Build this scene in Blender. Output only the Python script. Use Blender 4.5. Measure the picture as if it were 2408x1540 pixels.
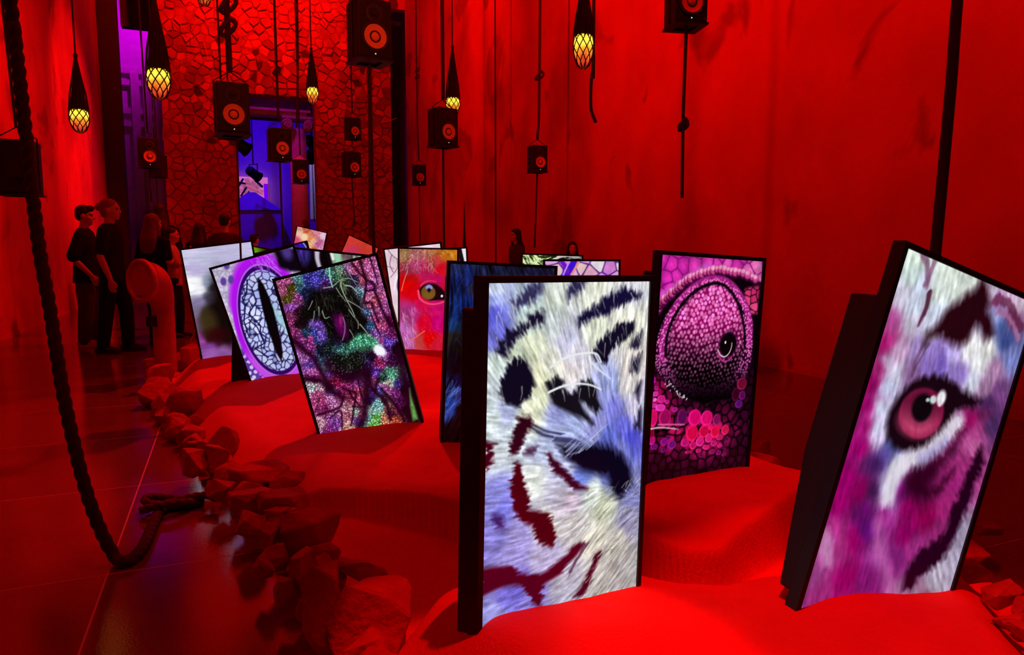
import bpy, bmesh, math, random
import numpy as np
from mathutils import Vector, Matrix, Euler, noise as mnoise
random.seed(7)
S = bpy.context.scene
for o in list(bpy.data.objects): bpy.data.objects.remove(o, do_unlink=True)
C = S.collection
PI = math.pi

# ---------------------------------------------------------------- camera
F_PX, PITCH, YAW, CAM_Z = 1650.0, math.atan(180/1650), math.radians(22.25), 1.2
cam_data = bpy.data.cameras.new('camera'); cam = bpy.data.objects.new('camera', cam_data); C.objects.link(cam)
cam.location = (0, 0, CAM_Z); cam.rotation_euler = (PI/2-PITCH, 0, -YAW)
cam_data.sensor_width = 36; cam_data.lens = F_PX/2408*36; cam_data.clip_start = .05; cam_data.clip_end = 100
S.camera = cam
S.view_settings.view_transform = 'Standard'; S.view_settings.look = 'None'; S.view_settings.exposure = 0; S.view_settings.gamma = 1
S.view_settings.use_curve_mapping = False

# ---------------------------------------------------------------- world and lights
w = bpy.data.worlds.new('world'); S.world = w; w.use_nodes = True
w.node_tree.nodes['Background'].inputs[0].default_value = (0, 0, 0, 1)
RED = (1.0, .012, .004)
def spot(name, loc, target, power, angle, color=RED, blend=.6, radius=.12):
    d = bpy.data.lights.new(name, 'SPOT'); d.energy = power; d.spot_size = math.radians(angle); d.spot_blend = blend; d.color = color; d.shadow_soft_size = radius
    o = bpy.data.objects.new(name, d); C.objects.link(o); o.location = loc
    o.rotation_euler = (Vector(target)-Vector(loc)).to_track_quat('-Z', 'Y').to_euler(); return o
spot('stage_light_near', (1.75, 1.1, 7.6), (1.68, 1.0, 0), 1750, 17.5, blend=.35, radius=.04)
spot('stage_light_near_left', (1.2, .8, 7.6), (.60, 1.45, 0), 1500, 10.5, blend=.3, radius=.04)
spot('stage_light_mid', (2.5, 9.4, 8.6), (.0, 5.7, 0), 2100, 28, blend=.5, radius=.05)
spot('stage_light_plateau', (3.9, 2.2, 8.2), (2.05, 2.62, 0), 1100, 11.5, blend=.5, radius=.05)
spot('stage_light_middle', (1.9, 7.2, 8.4), (1.15, 3.75, 0), 900, 13, blend=.7, radius=.06)
spot('stage_light_far', (1.2, 12.5, 8.6), (1.4, 9.0, 0), 900, 40, blend=.9)
spot('wall_wash_right_near', (-.6, 2.0, 9.4), (5.2, 4.2, 6.5), 3100, 84, blend=1)
spot('wall_wash_right_mid', (.2, 7.5, 9.4), (5.2, 8.2, 6.9), 2300, 84, blend=1)
spot('wall_wash_right_far', (.8, 13.5, 9.4), (5.2, 15.5, 5.8), 1650, 84, blend=1)
spot('wall_wash_left', (2.6, 10.0, 8.0), (-2.8, 12.6, 2.4), 2000, 64, blend=1)
spot('wall_wash_left_far', (2.2, 15.0, 8.6), (-2.8, 18.0, 3.4), 4600, 44, blend=1)
spot('arch_wash', (1.1, 15.4, 9.95), (1.1, 20.5, 9.6), 3700, 100, blend=1)
spot('arch_wash_low', (.9, 12.8, 9.7), (.7, 20.6, 5.2), 480, 52, blend=1)
spot('front_fill', (.6, -2.8, 3.3), (.9, 8.0, 4.2), 1100, 34, color=(1.0, .07, .02), blend=1, radius=.2)  # added fill behind the camera, brightens the speaker cones
spot('floor_wash_left', (-1.2, 3.5, 9.2), (-1.2, 4.6, 0), 480, 60, blend=1)
spot('blue_light', (.4, 25.2, 7.6), (1.0, 31.5, 3.0), 1350, 90, color=(.03, .0, 1.0), blend=1)
spot('magenta_light_left', (-1.0, 24.4, 9.4), (-4.0, 26.5, 7.4), 750, 84, color=(.8, .0, .85), blend=1)
spot('magenta_light_arch', (1.2, 21.3, 6.6), (1.9, 22.1, 5.5), 60, 120, color=(.8, .0, .7), blend=1)

def ray(px, py):
    cp, sp, cy, sy = math.cos(PITCH), math.sin(PITCH), math.cos(YAW), math.sin(YAW)
    f = Vector((sy*cp, cy*cp, -sp)); r = Vector((cy, -sy, 0)); u = Vector((sy*sp, cy*sp, cp))
    return f+r*((px-1204)/F_PX)+u*((770-py)/F_PX)
def at(px, py, depth): return Vector((0, 0, CAM_Z))+ray(px, py)*depth          # a point of the place, from where the photo shows it and how far off it is
def at_y(px, py, Y): d = ray(px, py); return Vector((0, 0, CAM_Z))+d*(Y/d.y)
def at_x(px, py, X): d = ray(px, py); return Vector((0, 0, CAM_Z))+d*(X/d.x)
def at_z(px, py, z=0): d = ray(px, py); return Vector((0, 0, CAM_Z))+d*((z-CAM_Z)/d.z)

# ---------------------------------------------------------------- materials
MATS = {}
def mat(name, col, rough=.7, bump=0, scale=20, var=.0, col2=None, metal=0, spec=.5, detail=6, stretch=None, emit=None, es=1, vscale=None):
    if name in MATS: return MATS[name]
    m = bpy.data.materials.new(name); m.use_nodes = True; nt = m.node_tree; b = nt.nodes['Principled BSDF']; L = nt.links.new
    b.inputs['Base Color'].default_value = (*col, 1); b.inputs['Roughness'].default_value = rough; b.inputs['Metallic'].default_value = metal; b.inputs['Specular IOR Level'].default_value = spec
    if bump or var or col2:
        tc = nt.nodes.new('ShaderNodeTexCoord'); mp = nt.nodes.new('ShaderNodeMapping'); L(tc.outputs['Object'], mp.inputs['Vector'])
        if stretch: mp.inputs['Scale'].default_value = stretch
        n = nt.nodes.new('ShaderNodeTexNoise'); n.inputs['Scale'].default_value = vscale or scale; n.inputs['Detail'].default_value = detail; L(mp.outputs[0], n.inputs['Vector'])
        if col2 or var:
            c2 = col2 or tuple(v*(1-var) for v in col)
            r = nt.nodes.new('ShaderNodeValToRGB'); r.color_ramp.elements[0].color = (*c2, 1); r.color_ramp.elements[1].color = (*col, 1); r.color_ramp.elements[0].position = .35; r.color_ramp.elements[1].position = .65
            L(n.outputs['Fac'], r.inputs[0]); L(r.outputs[0], b.inputs['Base Color'])
        if bump:
            n2 = nt.nodes.new('ShaderNodeTexNoise'); n2.inputs['Scale'].default_value = scale; n2.inputs['Detail'].default_value = detail; L(mp.outputs[0], n2.inputs['Vector'])
            bp = nt.nodes.new('ShaderNodeBump'); bp.inputs['Strength'].default_value = bump; bp.inputs['Distance'].default_value = .02; L(n2.outputs['Fac'], bp.inputs['Height']); L(bp.outputs[0], b.inputs['Normal'])
    if emit: b.inputs['Emission Color'].default_value = (*emit, 1); b.inputs['Emission Strength'].default_value = es
    MATS[name] = m; return m
def plaster(name, col, dark, seed):
    m = bpy.data.materials.new(name); m.use_nodes = True; nt = m.node_tree; b = nt.nodes['Principled BSDF']; L = nt.links.new; b.inputs['Roughness'].default_value = .85; b.inputs['Specular IOR Level'].default_value = .25
    tc = nt.nodes.new('ShaderNodeTexCoord'); mp = nt.nodes.new('ShaderNodeMapping'); L(tc.outputs['Object'], mp.inputs['Vector']); mp.inputs['Location'].default_value = (seed, seed*.7, seed*.3); mp.inputs['Scale'].default_value = (1, 1, .8)
    def ns(sc, det, lo, hi, dist=0):
        n = nt.nodes.new('ShaderNodeTexNoise'); n.inputs['Scale'].default_value = sc; n.inputs['Detail'].default_value = det; n.inputs['Distortion'].default_value = dist; L(mp.outputs[0], n.inputs['Vector'])
        r = nt.nodes.new('ShaderNodeMapRange'); r.inputs['From Min'].default_value = lo; r.inputs['From Max'].default_value = hi; L(n.outputs['Fac'], r.inputs['Value']); return r.outputs[0]
    a = ns(.42, 7, .36, .50, .35); c = ns(1.6, 9, .2, .8); f = ns(60, 3, .2, .8)
    st = ns(.62, 5, .60, .65, 1.4)  # sparse dark blotches, painted in for stains and shadows of hanging things
    mx = nt.nodes.new('ShaderNodeMix'); mx.data_type = 'RGBA'; mx.inputs['A'].default_value = (*dark, 1); mx.inputs['B'].default_value = (*col, 1); L(a, mx.inputs['Factor'])
    m2 = nt.nodes.new('ShaderNodeMix'); m2.data_type = 'RGBA'; m2.blend_type = 'MULTIPLY'; m2.inputs['Factor'].default_value = .35; L(mx.outputs['Result'], m2.inputs['A'])
    cr = nt.nodes.new('ShaderNodeCombineColor'); L(c, cr.inputs[0]); L(c, cr.inputs[1]); L(c, cr.inputs[2]); L(cr.outputs[0], m2.inputs['B'])
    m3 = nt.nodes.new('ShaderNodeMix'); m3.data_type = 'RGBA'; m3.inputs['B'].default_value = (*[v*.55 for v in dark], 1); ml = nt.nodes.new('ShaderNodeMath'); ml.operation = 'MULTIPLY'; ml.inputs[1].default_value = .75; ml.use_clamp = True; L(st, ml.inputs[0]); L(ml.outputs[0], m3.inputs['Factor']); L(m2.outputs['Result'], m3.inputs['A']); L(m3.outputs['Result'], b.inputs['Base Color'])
    bp = nt.nodes.new('ShaderNodeBump'); bp.inputs['Strength'].default_value = .12; bp.inputs['Distance'].default_value = .02; L(f, bp.inputs['Height']); L(bp.outputs[0], b.inputs['Normal']); return m
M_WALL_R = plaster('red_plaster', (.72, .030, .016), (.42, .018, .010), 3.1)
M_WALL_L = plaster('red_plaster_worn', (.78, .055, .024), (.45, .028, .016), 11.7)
M_SAND = mat('red_sand', (.80, .022, .016), .95, .35, 90, col2=(.70, .016, .012), spec=.1, vscale=3)
M_ROCK = mat('red_sandstone', (.60, .032, .022), .95, .8, 26, col2=(.36, .018, .012), spec=.15, vscale=5)
M_STONE = mat('cladding_stone', (.52, .05, .028), .92, .5, 9, col2=(.30, .03, .02), spec=.1, vscale=2.2)
M_STONE_D = mat('cladding_stone_dark', (.34, .034, .02), .92, .5, 9, col2=(.2, .022, .014), spec=.1, vscale=2.2)
M_STONE_L = mat('cladding_stone_light', (.68, .07, .035), .92, .5, 9, col2=(.48, .045, .025), spec=.1, vscale=2.2)
M_MORTAR = mat('mortar', (.34, .034, .02), .95, .4, 12, var=.3, spec=.1)
M_HOLE_SHADE = mat('cladding_hole_shade', (.07, .009, .007), .95)  # thin slabs coloured near black to paint in the shade of holes
M_TWIG = mat('straw_twig', (.72, .16, .07), .9)
M_BLACK = mat('black_plastic', (.010, .009, .010), .5, spec=.3)
M_DARKM = mat('dark_metal', (.02, .018, .018), .45, metal=.3)
M_CAB = mat('speaker_cabinet', (.014, .011, .011), .55, spec=.3)
M_CONE = mat('kevlar_cone', (.95, .40, .16), .5, .25, 120, spec=.3)
M_RING = mat('speaker_surround', (.02, .016, .016), .6)
M_CREAM = mat('pale_trim', (.75, .6, .5), .5)
M_LED = mat('led', (.9, .9, 1), .4, emit=(1, 1, 1), es=.8)
M_ROPE = mat('dark_rope', (.06, .022, .018), .9, .4, 200)
M_ROPE2 = mat('brown_rope', (.10, .035, .024), .9, .4, 160)
M_CORD = mat('black_cord', (.02, .012, .012), .7)
M_NET = mat('net_twine', (.035, .012, .009), .9)
M_DARK = mat('dark_timber', (.030, .016, .014), .8, .3, 12, var=.3)
M_NEUT = mat('pale_stone', (.62, .58, .60), .8, .2, 8, var=.15)
M_NEUT2 = mat('pale_wall', (.55, .53, .58), .9, .1, 6, var=.12)
M_SKIN = mat('skin', (.62, .36, .27), .55, .05, 60)
M_COWL = mat('cowl_paint', (.62, .06, .04), .5, .1, 10, var=.2)
def cloth(n, c): return mat(n, c, .9, .3, 140, spec=.15)

# ---------------------------------------------------------------- mesh helpers
class MB:
    def __init__(s): s.v = []; s.f = []
    def raw(s, v, f): n = len(s.v); s.v += [tuple(p) for p in v]; s.f += [tuple(i+n for i in q) for q in f]; return s
    def box(s, lo, hi, M=None):
        v = [Vector((x, y, z)) for z in (lo[2], hi[2]) for y in (lo[1], hi[1]) for x in (lo[0], hi[0])]
        if M: v = [M @ p for p in v]
        return s.raw(v, [(0, 2, 3, 1), (4, 5, 7, 6), (0, 1, 5, 4), (2, 6, 7, 3), (0, 4, 6, 2), (1, 3, 7, 5)])
    def tube(s, P, r, n=8, cap=True, shape=None, twist=0):
        P = [Vector(p) for p in P]; R = r if hasattr(r, '__len__') else [r]*len(P); v = []; f = []; pn = None
        for i, p in enumerate(P):
            t = (P[min(i+1, len(P)-1)]-P[max(i-1, 0)])
            t = t.normalized() if t.length > 1e-9 else Vector((0, 0, 1))
            if pn is None: a = t.orthogonal().normalized()
            else: a = (pn-t*pn.dot(t)); a = a.normalized() if a.length > 1e-6 else t.orthogonal().normalized()
            pn = a; b = t.cross(a)
            for k in range(n):
                th = 2*PI*k/n; rr = R[i]*(shape(th-twist*i) if shape else 1)
                v.append(p+(a*math.cos(th)+b*math.sin(th))*rr)
        for i in range(len(P)-1):
            for k in range(n): f.append((i*n+k, i*n+(k+1) % n, (i+1)*n+(k+1) % n, (i+1)*n+k))
        if cap: f.append(tuple(range(n-1, -1, -1))); f.append(tuple((len(P)-1)*n+k for k in range(n)))
        return s.raw(v, f)
    def lathe(s, prof, n=24, M=None, cap=True):
        v = [Vector((r*math.cos(2*PI*k/n), r*math.sin(2*PI*k/n), z)) for r, z in prof for k in range(n)]
        f = [(i*n+k, i*n+(k+1) % n, (i+1)*n+(k+1) % n, (i+1)*n+k) for i in range(len(prof)-1) for k in range(n)]
        if cap: f.append(tuple(range(n-1, -1, -1))); f.append(tuple((len(prof)-1)*n+k for k in range(n)))
        if M: v = [M @ p for p in v]
        return s.raw(v, f)
    def ell(s, c, r, n=12, m=8, M=None):
        v = []; c = Vector(c)
        for i in range(1, m):
            ph = PI*i/m
            for k in range(n): v.append(Vector((r[0]*math.sin(ph)*math.cos(2*PI*k/n), r[1]*math.sin(ph)*math.sin(2*PI*k/n), r[2]*math.cos(ph))))
        v += [Vector((0, 0, r[2])), Vector((0, 0, -r[2]))]; f = []
        for i in range(m-2):
            for k in range(n): f.append((i*n+k, (i+1)*n+k, (i+1)*n+(k+1) % n, i*n+(k+1) % n))
        t = len(v)-2
        for k in range(n): f.append((t, k, (k+1) % n)); f.append((t+1, (m-2)*n+(k+1) % n, (m-2)*n+k))
        v = [c+((M @ p) if M else p) for p in v]; return s.raw(v, f)
    def loft(s, rings):                                  # rings: (centre, ax, ay) ellipses along a limb
        n = 14; v = []; f = []
        for c, a, b in rings:
            for k in range(n): v.append(Vector(c)+Vector(a)*math.cos(2*PI*k/n)+Vector(b)*math.sin(2*PI*k/n))
        for i in range(len(rings)-1):
            for k in range(n): f.append((i*n+k, i*n+(k+1) % n, (i+1)*n+(k+1) % n, (i+1)*n+k))
        f.append(tuple(range(n-1, -1, -1))); f.append(tuple((len(rings)-1)*n+k for k in range(n))); return s.raw(v, f)
    def mesh(s, name, m, smooth=False):
        me = bpy.data.meshes.new(name); me.from_pydata([tuple(p) for p in s.v], [], s.f); me.update()
        if m: me.materials.append(m)
        if smooth: me.polygons.foreach_set('use_smooth', [True]*len(me.polygons))
        return me
    def build(s, name, m, parent=None, smooth=False, M=None):
        return obj(name, s.mesh(name, m, smooth), parent, M)
def obj(name, me, parent=None, M=None):
    o = bpy.data.objects.new(name, me); C.objects.link(o)
    if parent: o.parent = parent
    if M is not None:
        if parent: o.matrix_local = M
        else: o.matrix_world = M
    return o
def empty(name, loc=(0, 0, 0), rotz=0, M=None):
    o = bpy.data.objects.new(name, None); C.objects.link(o); o.empty_display_size = .1
    if M is not None: o.matrix_world = M
    else: o.location = loc; o.rotation_euler = (0, 0, rotz)
    return o
def tag(o, label=None, cat=None, group=None, kind=None):
    for k, v in (('label', label), ('category', cat), ('group', group), ('kind', kind)):
        if v: o[k] = v
    return o
def bevel(o, w, seg=2):
    b = o.modifiers.new('bevel', 'BEVEL'); b.width = w; b.segments = seg; b.limit_method = 'ANGLE'; return o
def crom(P, n=8):
    P = [Vector(p) for p in P]; Q = [P[0]*2-P[1]]+P+[P[-1]*2-P[-2]]; o = []
    for i in range(1, len(Q)-2):
        a, b, c, d = Q[i-1:i+3]
        for k in range(n):
            t = k/n; o.append(.5*(2*b+(c-a)*t+(2*a-5*b+4*c-d)*t*t+(3*b-a-3*c+d)*t**3))
    return o+[P[-1]]
ORD = ['first', 'second', 'third', 'fourth', 'fifth', 'sixth', 'seventh', 'eighth', 'ninth', 'tenth', 'eleventh', 'twelfth', 'thirteenth', 'fourteenth', 'fifteenth', 'sixteenth', 'seventeenth', 'eighteenth', 'nineteenth', 'twentieth', 'twenty-first', 'twenty-second', 'twenty-third', 'twenty-fourth', 'twenty-fifth', 'twenty-sixth', 'twenty-seventh', 'twenty-eighth', 'twenty-ninth', 'thirtieth', 'thirty-first', 'thirty-second', 'thirty-third', 'thirty-fourth', 'thirty-fifth', 'thirty-sixth', 'thirty-seventh', 'thirty-eighth', 'thirty-ninth', 'fortieth', 'forty-first', 'forty-second', 'forty-third', 'forty-fourth', 'forty-fifth', 'forty-sixth', 'forty-seventh', 'forty-eighth', 'forty-ninth', 'fiftieth']

# ---------------------------------------------------------------- the hall
XL, XR, YF, ZC = -2.8, 5.2, 22.0, 10.2
def floor_mat():
    m = bpy.data.materials.new('polished_concrete'); m.use_nodes = True; nt = m.node_tree; b = nt.nodes['Principled BSDF']; L = nt.links.new
    tc = nt.nodes.new('ShaderNodeTexCoord'); n = nt.nodes.new('ShaderNodeTexNoise'); n.inputs['Scale'].default_value = 2.5; n.inputs['Detail'].default_value = 6; L(tc.outputs['Object'], n.inputs['Vector'])
    n2 = nt.nodes.new('ShaderNodeTexNoise'); n2.inputs['Scale'].default_value = 160; n2.inputs['Detail'].default_value = 2; L(tc.outputs['Object'], n2.inputs['Vector'])
    ma = nt.nodes.new('ShaderNodeMath'); ma.operation = 'MULTIPLY_ADD'; L(n2.outputs['Fac'], ma.inputs[0]); ma.inputs[1].default_value = .6; L(n.outputs['Fac'], ma.inputs[2])
    r = nt.nodes.new('ShaderNodeValToRGB'); r.color_ramp.elements[0].position = .5; r.color_ramp.elements[1].position = 1.05; r.color_ramp.elements[0].color = (.12, .030, .033, 1); r.color_ramp.elements[1].color = (.21, .055, .06, 1); L(ma.outputs[0], r.inputs[0]); L(r.outputs[0], b.inputs['Base Color'])
    rr = nt.nodes.new('ShaderNodeMapRange'); rr.inputs['To Min'].default_value = .06; rr.inputs['To Max'].default_value = .14; L(n.outputs['Fac'], rr.inputs['Value']); L(rr.outputs[0], b.inputs['Roughness']); b.inputs['Specular IOR Level'].default_value = .8
    bp = nt.nodes.new('ShaderNodeBump'); bp.inputs['Strength'].default_value = .10; bp.inputs['Distance'].default_value = .003; L(n2.outputs['Fac'], bp.inputs['Height']); L(bp.outputs[0], b.inputs['Normal']); return m
M_FLOOR = floor_mat(); M_JOINT = mat('joint_sealant', (.62, .40, .38), .6)
floor = tag(MB().box((-5.5, -3.0, -.10), (6.5, 33, -.0006)).build('floor', M_JOINT), kind='structure')
slab_mesh = {}
def slab(x0, x1, y0, y1):
    g = .0035; k = (round(x1-x0, 3), round(y1-y0, 3))
    if k not in slab_mesh: slab_mesh[k] = MB().box((g, g, -.05), (k[0]-g, k[1]-g, 0)).mesh('slab', M_FLOOR)
    obj('slab', slab_mesh[k], floor, Matrix.Translation((x0, y0, 0)))
xs = [-2.8, -.45, 1.9, 4.25, 5.2]; ys = [-3.0]+[2.89+1.08*k for k in range(-5, 18)]+[33]
xs = [-5.5]+xs+[6.5]
for a, b in zip(xs, xs[1:]):
    for c, d in zip(ys, ys[1:]): slab(a, b, c, d)
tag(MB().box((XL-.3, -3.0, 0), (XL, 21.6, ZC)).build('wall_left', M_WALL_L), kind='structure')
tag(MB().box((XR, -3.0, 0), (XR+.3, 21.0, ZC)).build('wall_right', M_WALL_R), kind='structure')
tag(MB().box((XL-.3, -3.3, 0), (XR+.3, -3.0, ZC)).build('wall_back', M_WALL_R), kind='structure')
tag(MB().box((-5.5, -3.3, ZC), (6.5, 33, ZC+.2)).build('ceiling', mat('ceiling_paint', (.22, .03, .025), .9)), kind='structure')
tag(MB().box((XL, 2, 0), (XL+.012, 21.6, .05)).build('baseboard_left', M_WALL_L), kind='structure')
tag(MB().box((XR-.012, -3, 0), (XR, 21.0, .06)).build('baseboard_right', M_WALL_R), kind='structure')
ax1_ = at_y(926, 590, 20.5).x
# red returns beside the arch
for nm, x0, x1, y0, z0 in (('trim_1', ax1_, XR+.3, 21.0, 8.2),):
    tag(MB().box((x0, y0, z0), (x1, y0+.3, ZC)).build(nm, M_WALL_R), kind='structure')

# ---------------------------------------------------------------- the rooms beyond
YB = 30.5
tag(MB().box((-5.5, YB, 0), (6.5, YB+.2, ZC)).build('wall_far', M_NEUT2), kind='structure')
tag(MB().box((-5.7, 21.6, 0), (-5.5, YB, ZC)).build('wall_far_left', M_NEUT2), kind='structure')
tag(MB().box((6.5, 21.0, 0), (6.7, YB, ZC)).build('wall_far_right', M_NEUT2), kind='structure')
tag(MB().box((-5.5, 21.6, 0), (XL-.3, 21.8, ZC)).build('wall_return_left', M_DARK), kind='structure')
tag(MB().box((at_y(926, 590, 20.5).x-.15, 23.4, 0), (6.5, 23.6, ZC)).build('wall_return_right', M_NEUT2), kind='structure')
# side wall with pilaster courses lit magenta, seen left of the arch
p0 = at_y(296, 590, 26.5); p1 = at_y(420, 590, 26.5)
sw = tag(MB().box((p0.x-.4, 26.5, 0), (p1.x+.2, 26.8, ZC)).build('wall_side', M_NEUT2), kind='structure')
for py in (168, 196, 262, 292):
    z = at_y(330, py, 26.4).z; MB().box((p0.x-.3, 26.38, z-.09), (p1.x+.1, 26.5, z+.09)).build('cornice', M_NEUT, sw)
for px in (322, 350, 372):
    a = at_y(px, 300, 26.3); MB().box((a.x-.12, 26.34, 0), (a.x+.12, 26.5, at_y(330, 170, 26.3).z)).build('pilaster', M_NEUT, sw)
def post(px0, px1, py_top, Y, name, label, depth=.3, z0=0):
    a = at_y(px0, 590, Y); b = at_y(px1, 590, Y); z1 = min(at_y(px0, py_top, Y).z, ZC)
    o = MB().box((-(b.x-a.x)/2, 0, 0), ((b.x-a.x)/2, depth, z1-z0)).build(name, M_DARK); o.location = ((a.x+b.x)/2, Y, z0); return tag(bevel(o, .02), label, 'post')
post(258, 306, -30, 21.7, 'timber_post', 'tall dark timber post at the end of the left red wall')
post(925, 956, 60, 21.3, 'timber_post', 'tall black timber post between the stone arch and the right red wall', .35)
a = at_y(282, 30, 22.3); b = at_y(400, 30, 22.3); hb = MB().box((a.x, 0, at_y(300, 62, 22.3).z), (b.x, .3, at_y(300, -20, 22.3).z)).build('header_beam', M_DARK); hb.location.y = 22.3
tag(hb, 'dark header beam over the gap between left wall and stone arch', 'beam')

# ---------------------------------------------------------------- stone-clad arch
YA, AT = 20.5, .5
ax0, ax1 = at_y(398, 590, YA).x, at_y(926, 590, YA).x
ox0, ox1 = at_y(566, 590, YA).x, at_y(750, 590, YA).x
ozt = at_y(650, 225, YA).z; azt = ZC
arch = tag(MB().box((ax0, YA, 0), (ox0, YA+AT, azt)).box((ox1, YA, 0), (ax1, YA+AT, azt)).box((ox0, YA, ozt), (ox1, YA+AT, azt)).build('wall_arch', M_MORTAR), kind='structure')
rng = random.Random(5)
def clip(poly, p, n):
    out = []
    for i in range(len(poly)):
        a, b = poly[i-1], poly[i]; da = (a[0]-p[0])*n[0]+(a[1]-p[1])*n[1]; db = (b[0]-p[0])*n[0]+(b[1]-p[1])*n[1]
        if da <= 0: out.append(a)
        if (da < 0 < db) or (db < 0 < da): t = da/(da-db); out.append((a[0]+(b[0]-a[0])*t, a[1]+(b[1]-a[1])*t))
    o2 = []
    for q in out:
        if not o2 or math.hypot(q[0]-o2[-1][0], q[1]-o2[-1][1]) > 1e-4: o2.append(q)
    return o2
def prism(mb, poly, y, d, tilt=(0, 0)):
    n = len(poly); cx = sum(p[0] for p in poly)/n; cz = sum(p[1] for p in poly)/n; v = []
    for k in (1, .86):
        for x, z in poly:
            X = cx+(x-cx)*(1 if k == 1 else .93); Z = cz+(z-cz)*(1 if k == 1 else .93)
            v.append((X, y-(0 if k == 1 else d+tilt[0]*(X-cx)+tilt[1]*(Z-cz)), Z))
    f = [tuple(range(2*n-1, n-1, -1))]+[(i, (i+1) % n, n+(i+1) % n, n+i) for i in range(n)]
    f = [tuple(q) for q in f]; mb.raw(v, f)
seeds = []
z = .25; row = 0
while z < 9.9:
    x = ax0+(.1 if row % 2 else .28)
    while x < ax1:
        if rng.random() < .95: seeds.append((x+rng.uniform(-.05, .05), z+rng.uniform(-.055, .055)))
        x += rng.uniform(.15, .36)
    z += rng.uniform(.14, .21); row += 1
stones = []
for i, s in enumerate(seeds):
    poly = [(max(ax0+.01, s[0]-.5), max(.02, s[1]-.5)), (min(ax1-.01, s[0]+.5), max(.02, s[1]-.5)), (min(ax1-.01, s[0]+.5), min(10.15, s[1]+.5)), (max(ax0+.01, s[0]-.5), min(10.15, s[1]+.5))]
    for j, q in enumerate(seeds):
        if i != j and abs(q[0]-s[0]) < .8 and abs(q[1]-s[1]) < .6:
            n = (q[0]-s[0], q[1]-s[1]); l = math.hypot(*n); poly = clip(poly, ((s[0]+q[0])/2-n[0]/l*.012, (s[1]+q[1])/2-n[1]/l*.012), n)
            if len(poly) < 3: break
    if len(poly) < 3: continue
    if ox0-.02 < s[0] < ox1+.02 and s[1] < ozt+.02: continue
    if s[1] < ozt and s[0] < ox0+.3: poly = clip(poly, (ox0, 0), (1, 0))
    if s[1] < ozt and s[0] > ox1-.3: poly = clip(poly, (ox1, 0), (-1, 0))
    if s[1] > ozt-.02 and ox0-.2 < s[0] < ox1+.2: poly = clip(poly, (0, ozt), (0, -1))
    if len(poly) >= 3: stones.append((s, poly))
rest = MB(); vis = [k for k, (s, q) in enumerate(stones)]
vis.sort(key=lambda k: -stones[k][0][1] if stones[k][0][1] < 1.4 else -100+abs(stones[k][0][1]-5.4))
main = set(vis[:296])
for k, (s, poly) in enumerate(stones):
    d = rng.choice([.005, .02, .03, .04, .05, .07]); tl = (rng.uniform(-.12, .12), rng.uniform(-.12, .12)); m = rng.choice([M_STONE]*8+[M_STONE_L]*5+[M_STONE_D]*4+[M_HOLE_SHADE]); d = .006 if m == M_HOLE_SHADE else d
    if k in main: mb = MB(); prism(mb, poly, YA, d, tl); mb.build('stone', m, arch)
    else: prism(rest, poly, YA, d, tl)
tag(rest.build('stone_cladding', M_STONE, arch), kind='stuff')
tw = MB()
for k in range(130):
    x = rng.choice([rng.uniform(ax0, ox0), rng.uniform(ox1, ax1), rng.uniform(ax0, ax1)]); z = rng.uniform(1.2, 9.6)
    if ox0 < x < ox1 and z < ozt+.3: continue
    an = rng.uniform(0, PI); l = rng.uniform(.15, .45); tw.tube([(x, YA-.17, z), (x+l*math.cos(an), YA-.15-rng.uniform(0, .06), z+l*math.sin(an))], .007, 5)
tag(tw.build('straw', M_TWIG, arch), kind='stuff')

# ---------------------------------------------------------------- behind the arch: lintel, column, projection, roof, falling cloth
def yz(px0, py0, px1, py1, Y): a = at_y(px0, py0, Y); b = at_y(px1, py1, Y); return a.x, b.x, b.z, a.z
x0, x1, z0, z1 = yz(540, 205, 760, 290, 22.6)
tag(MB().box((x0, 22.6, z0), (x1, 22.8, z1)).build('shade_board', M_DARK), kind='structure')  # added dark board, stands in for the shadow around the lintel
x0, x1, z0, z1 = yz(574, 250, 722, 276, 22.0)
ln = empty('classical_lintel', ((x0+x1)/2, 22.0, z0)); tag(ln, 'magenta-lit classical lintel crossing behind the stone arch', 'lintel')
MB().box((x0-ln.location.x, 0, 0), (x1-ln.location.x, .5, (z1-z0)*.62)).build('architrave', M_NEUT, ln)
MB().box((x0-ln.location.x-.1, -.08, (z1-z0)*.62), (x1-ln.location.x+.1, .5, z1-z0)).build('cornice', M_NEUT, ln)
cx = at_y(703, 400, 22.25).x; zc = at_y(703, 305, 22.25).z; zt = at_y(703, 277, 22.25).z
colm = empty('ionic_column', (cx, 22.25, 0)); tag(colm, 'round stone column with scrolled capital under the magenta-lit lintel', 'column')
def flute(th): return 1-.06*abs(math.sin(th*8))
MB().tube([(0, 0, .25), (0, 0, .6), (0, 0, zc*.5), (0, 0, zc)], [.30, .27, .26, .23], 48, shape=flute).build('shaft', M_NEUT, colm, True)
MB().lathe([(.36, 0), (.36, .1), (.31, .14), (.33, .2), (.29, .26)], 24).build('base', M_NEUT, colm, True)
MB().box((-.46, -.3, zt-.08), (.46, .3, zt)).build('abacus', M_NEUT, colm)
for sx in (-1, 1):
    v = MB(); sp = [(sx*(.30+.15*(1-t/20)*math.cos(t*.75)), 0, zc+.10+.15*(1-t/20)*math.sin(t*.75)) for t in range(20)]
    v.tube([(p[0], -.28, p[2]) for p in sp], .035, 8); v.lathe([(.16, -.24), (.16, .24)], 20, Matrix.Translation((sx*.30, 0, zc+.10)) @ Matrix.Rotation(PI/2, 4, 'X')); v.build('volute', M_NEUT, colm, True)
x0, x1, z0, z1 = yz(540, 414, 632, 492, YB-.35)
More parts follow.
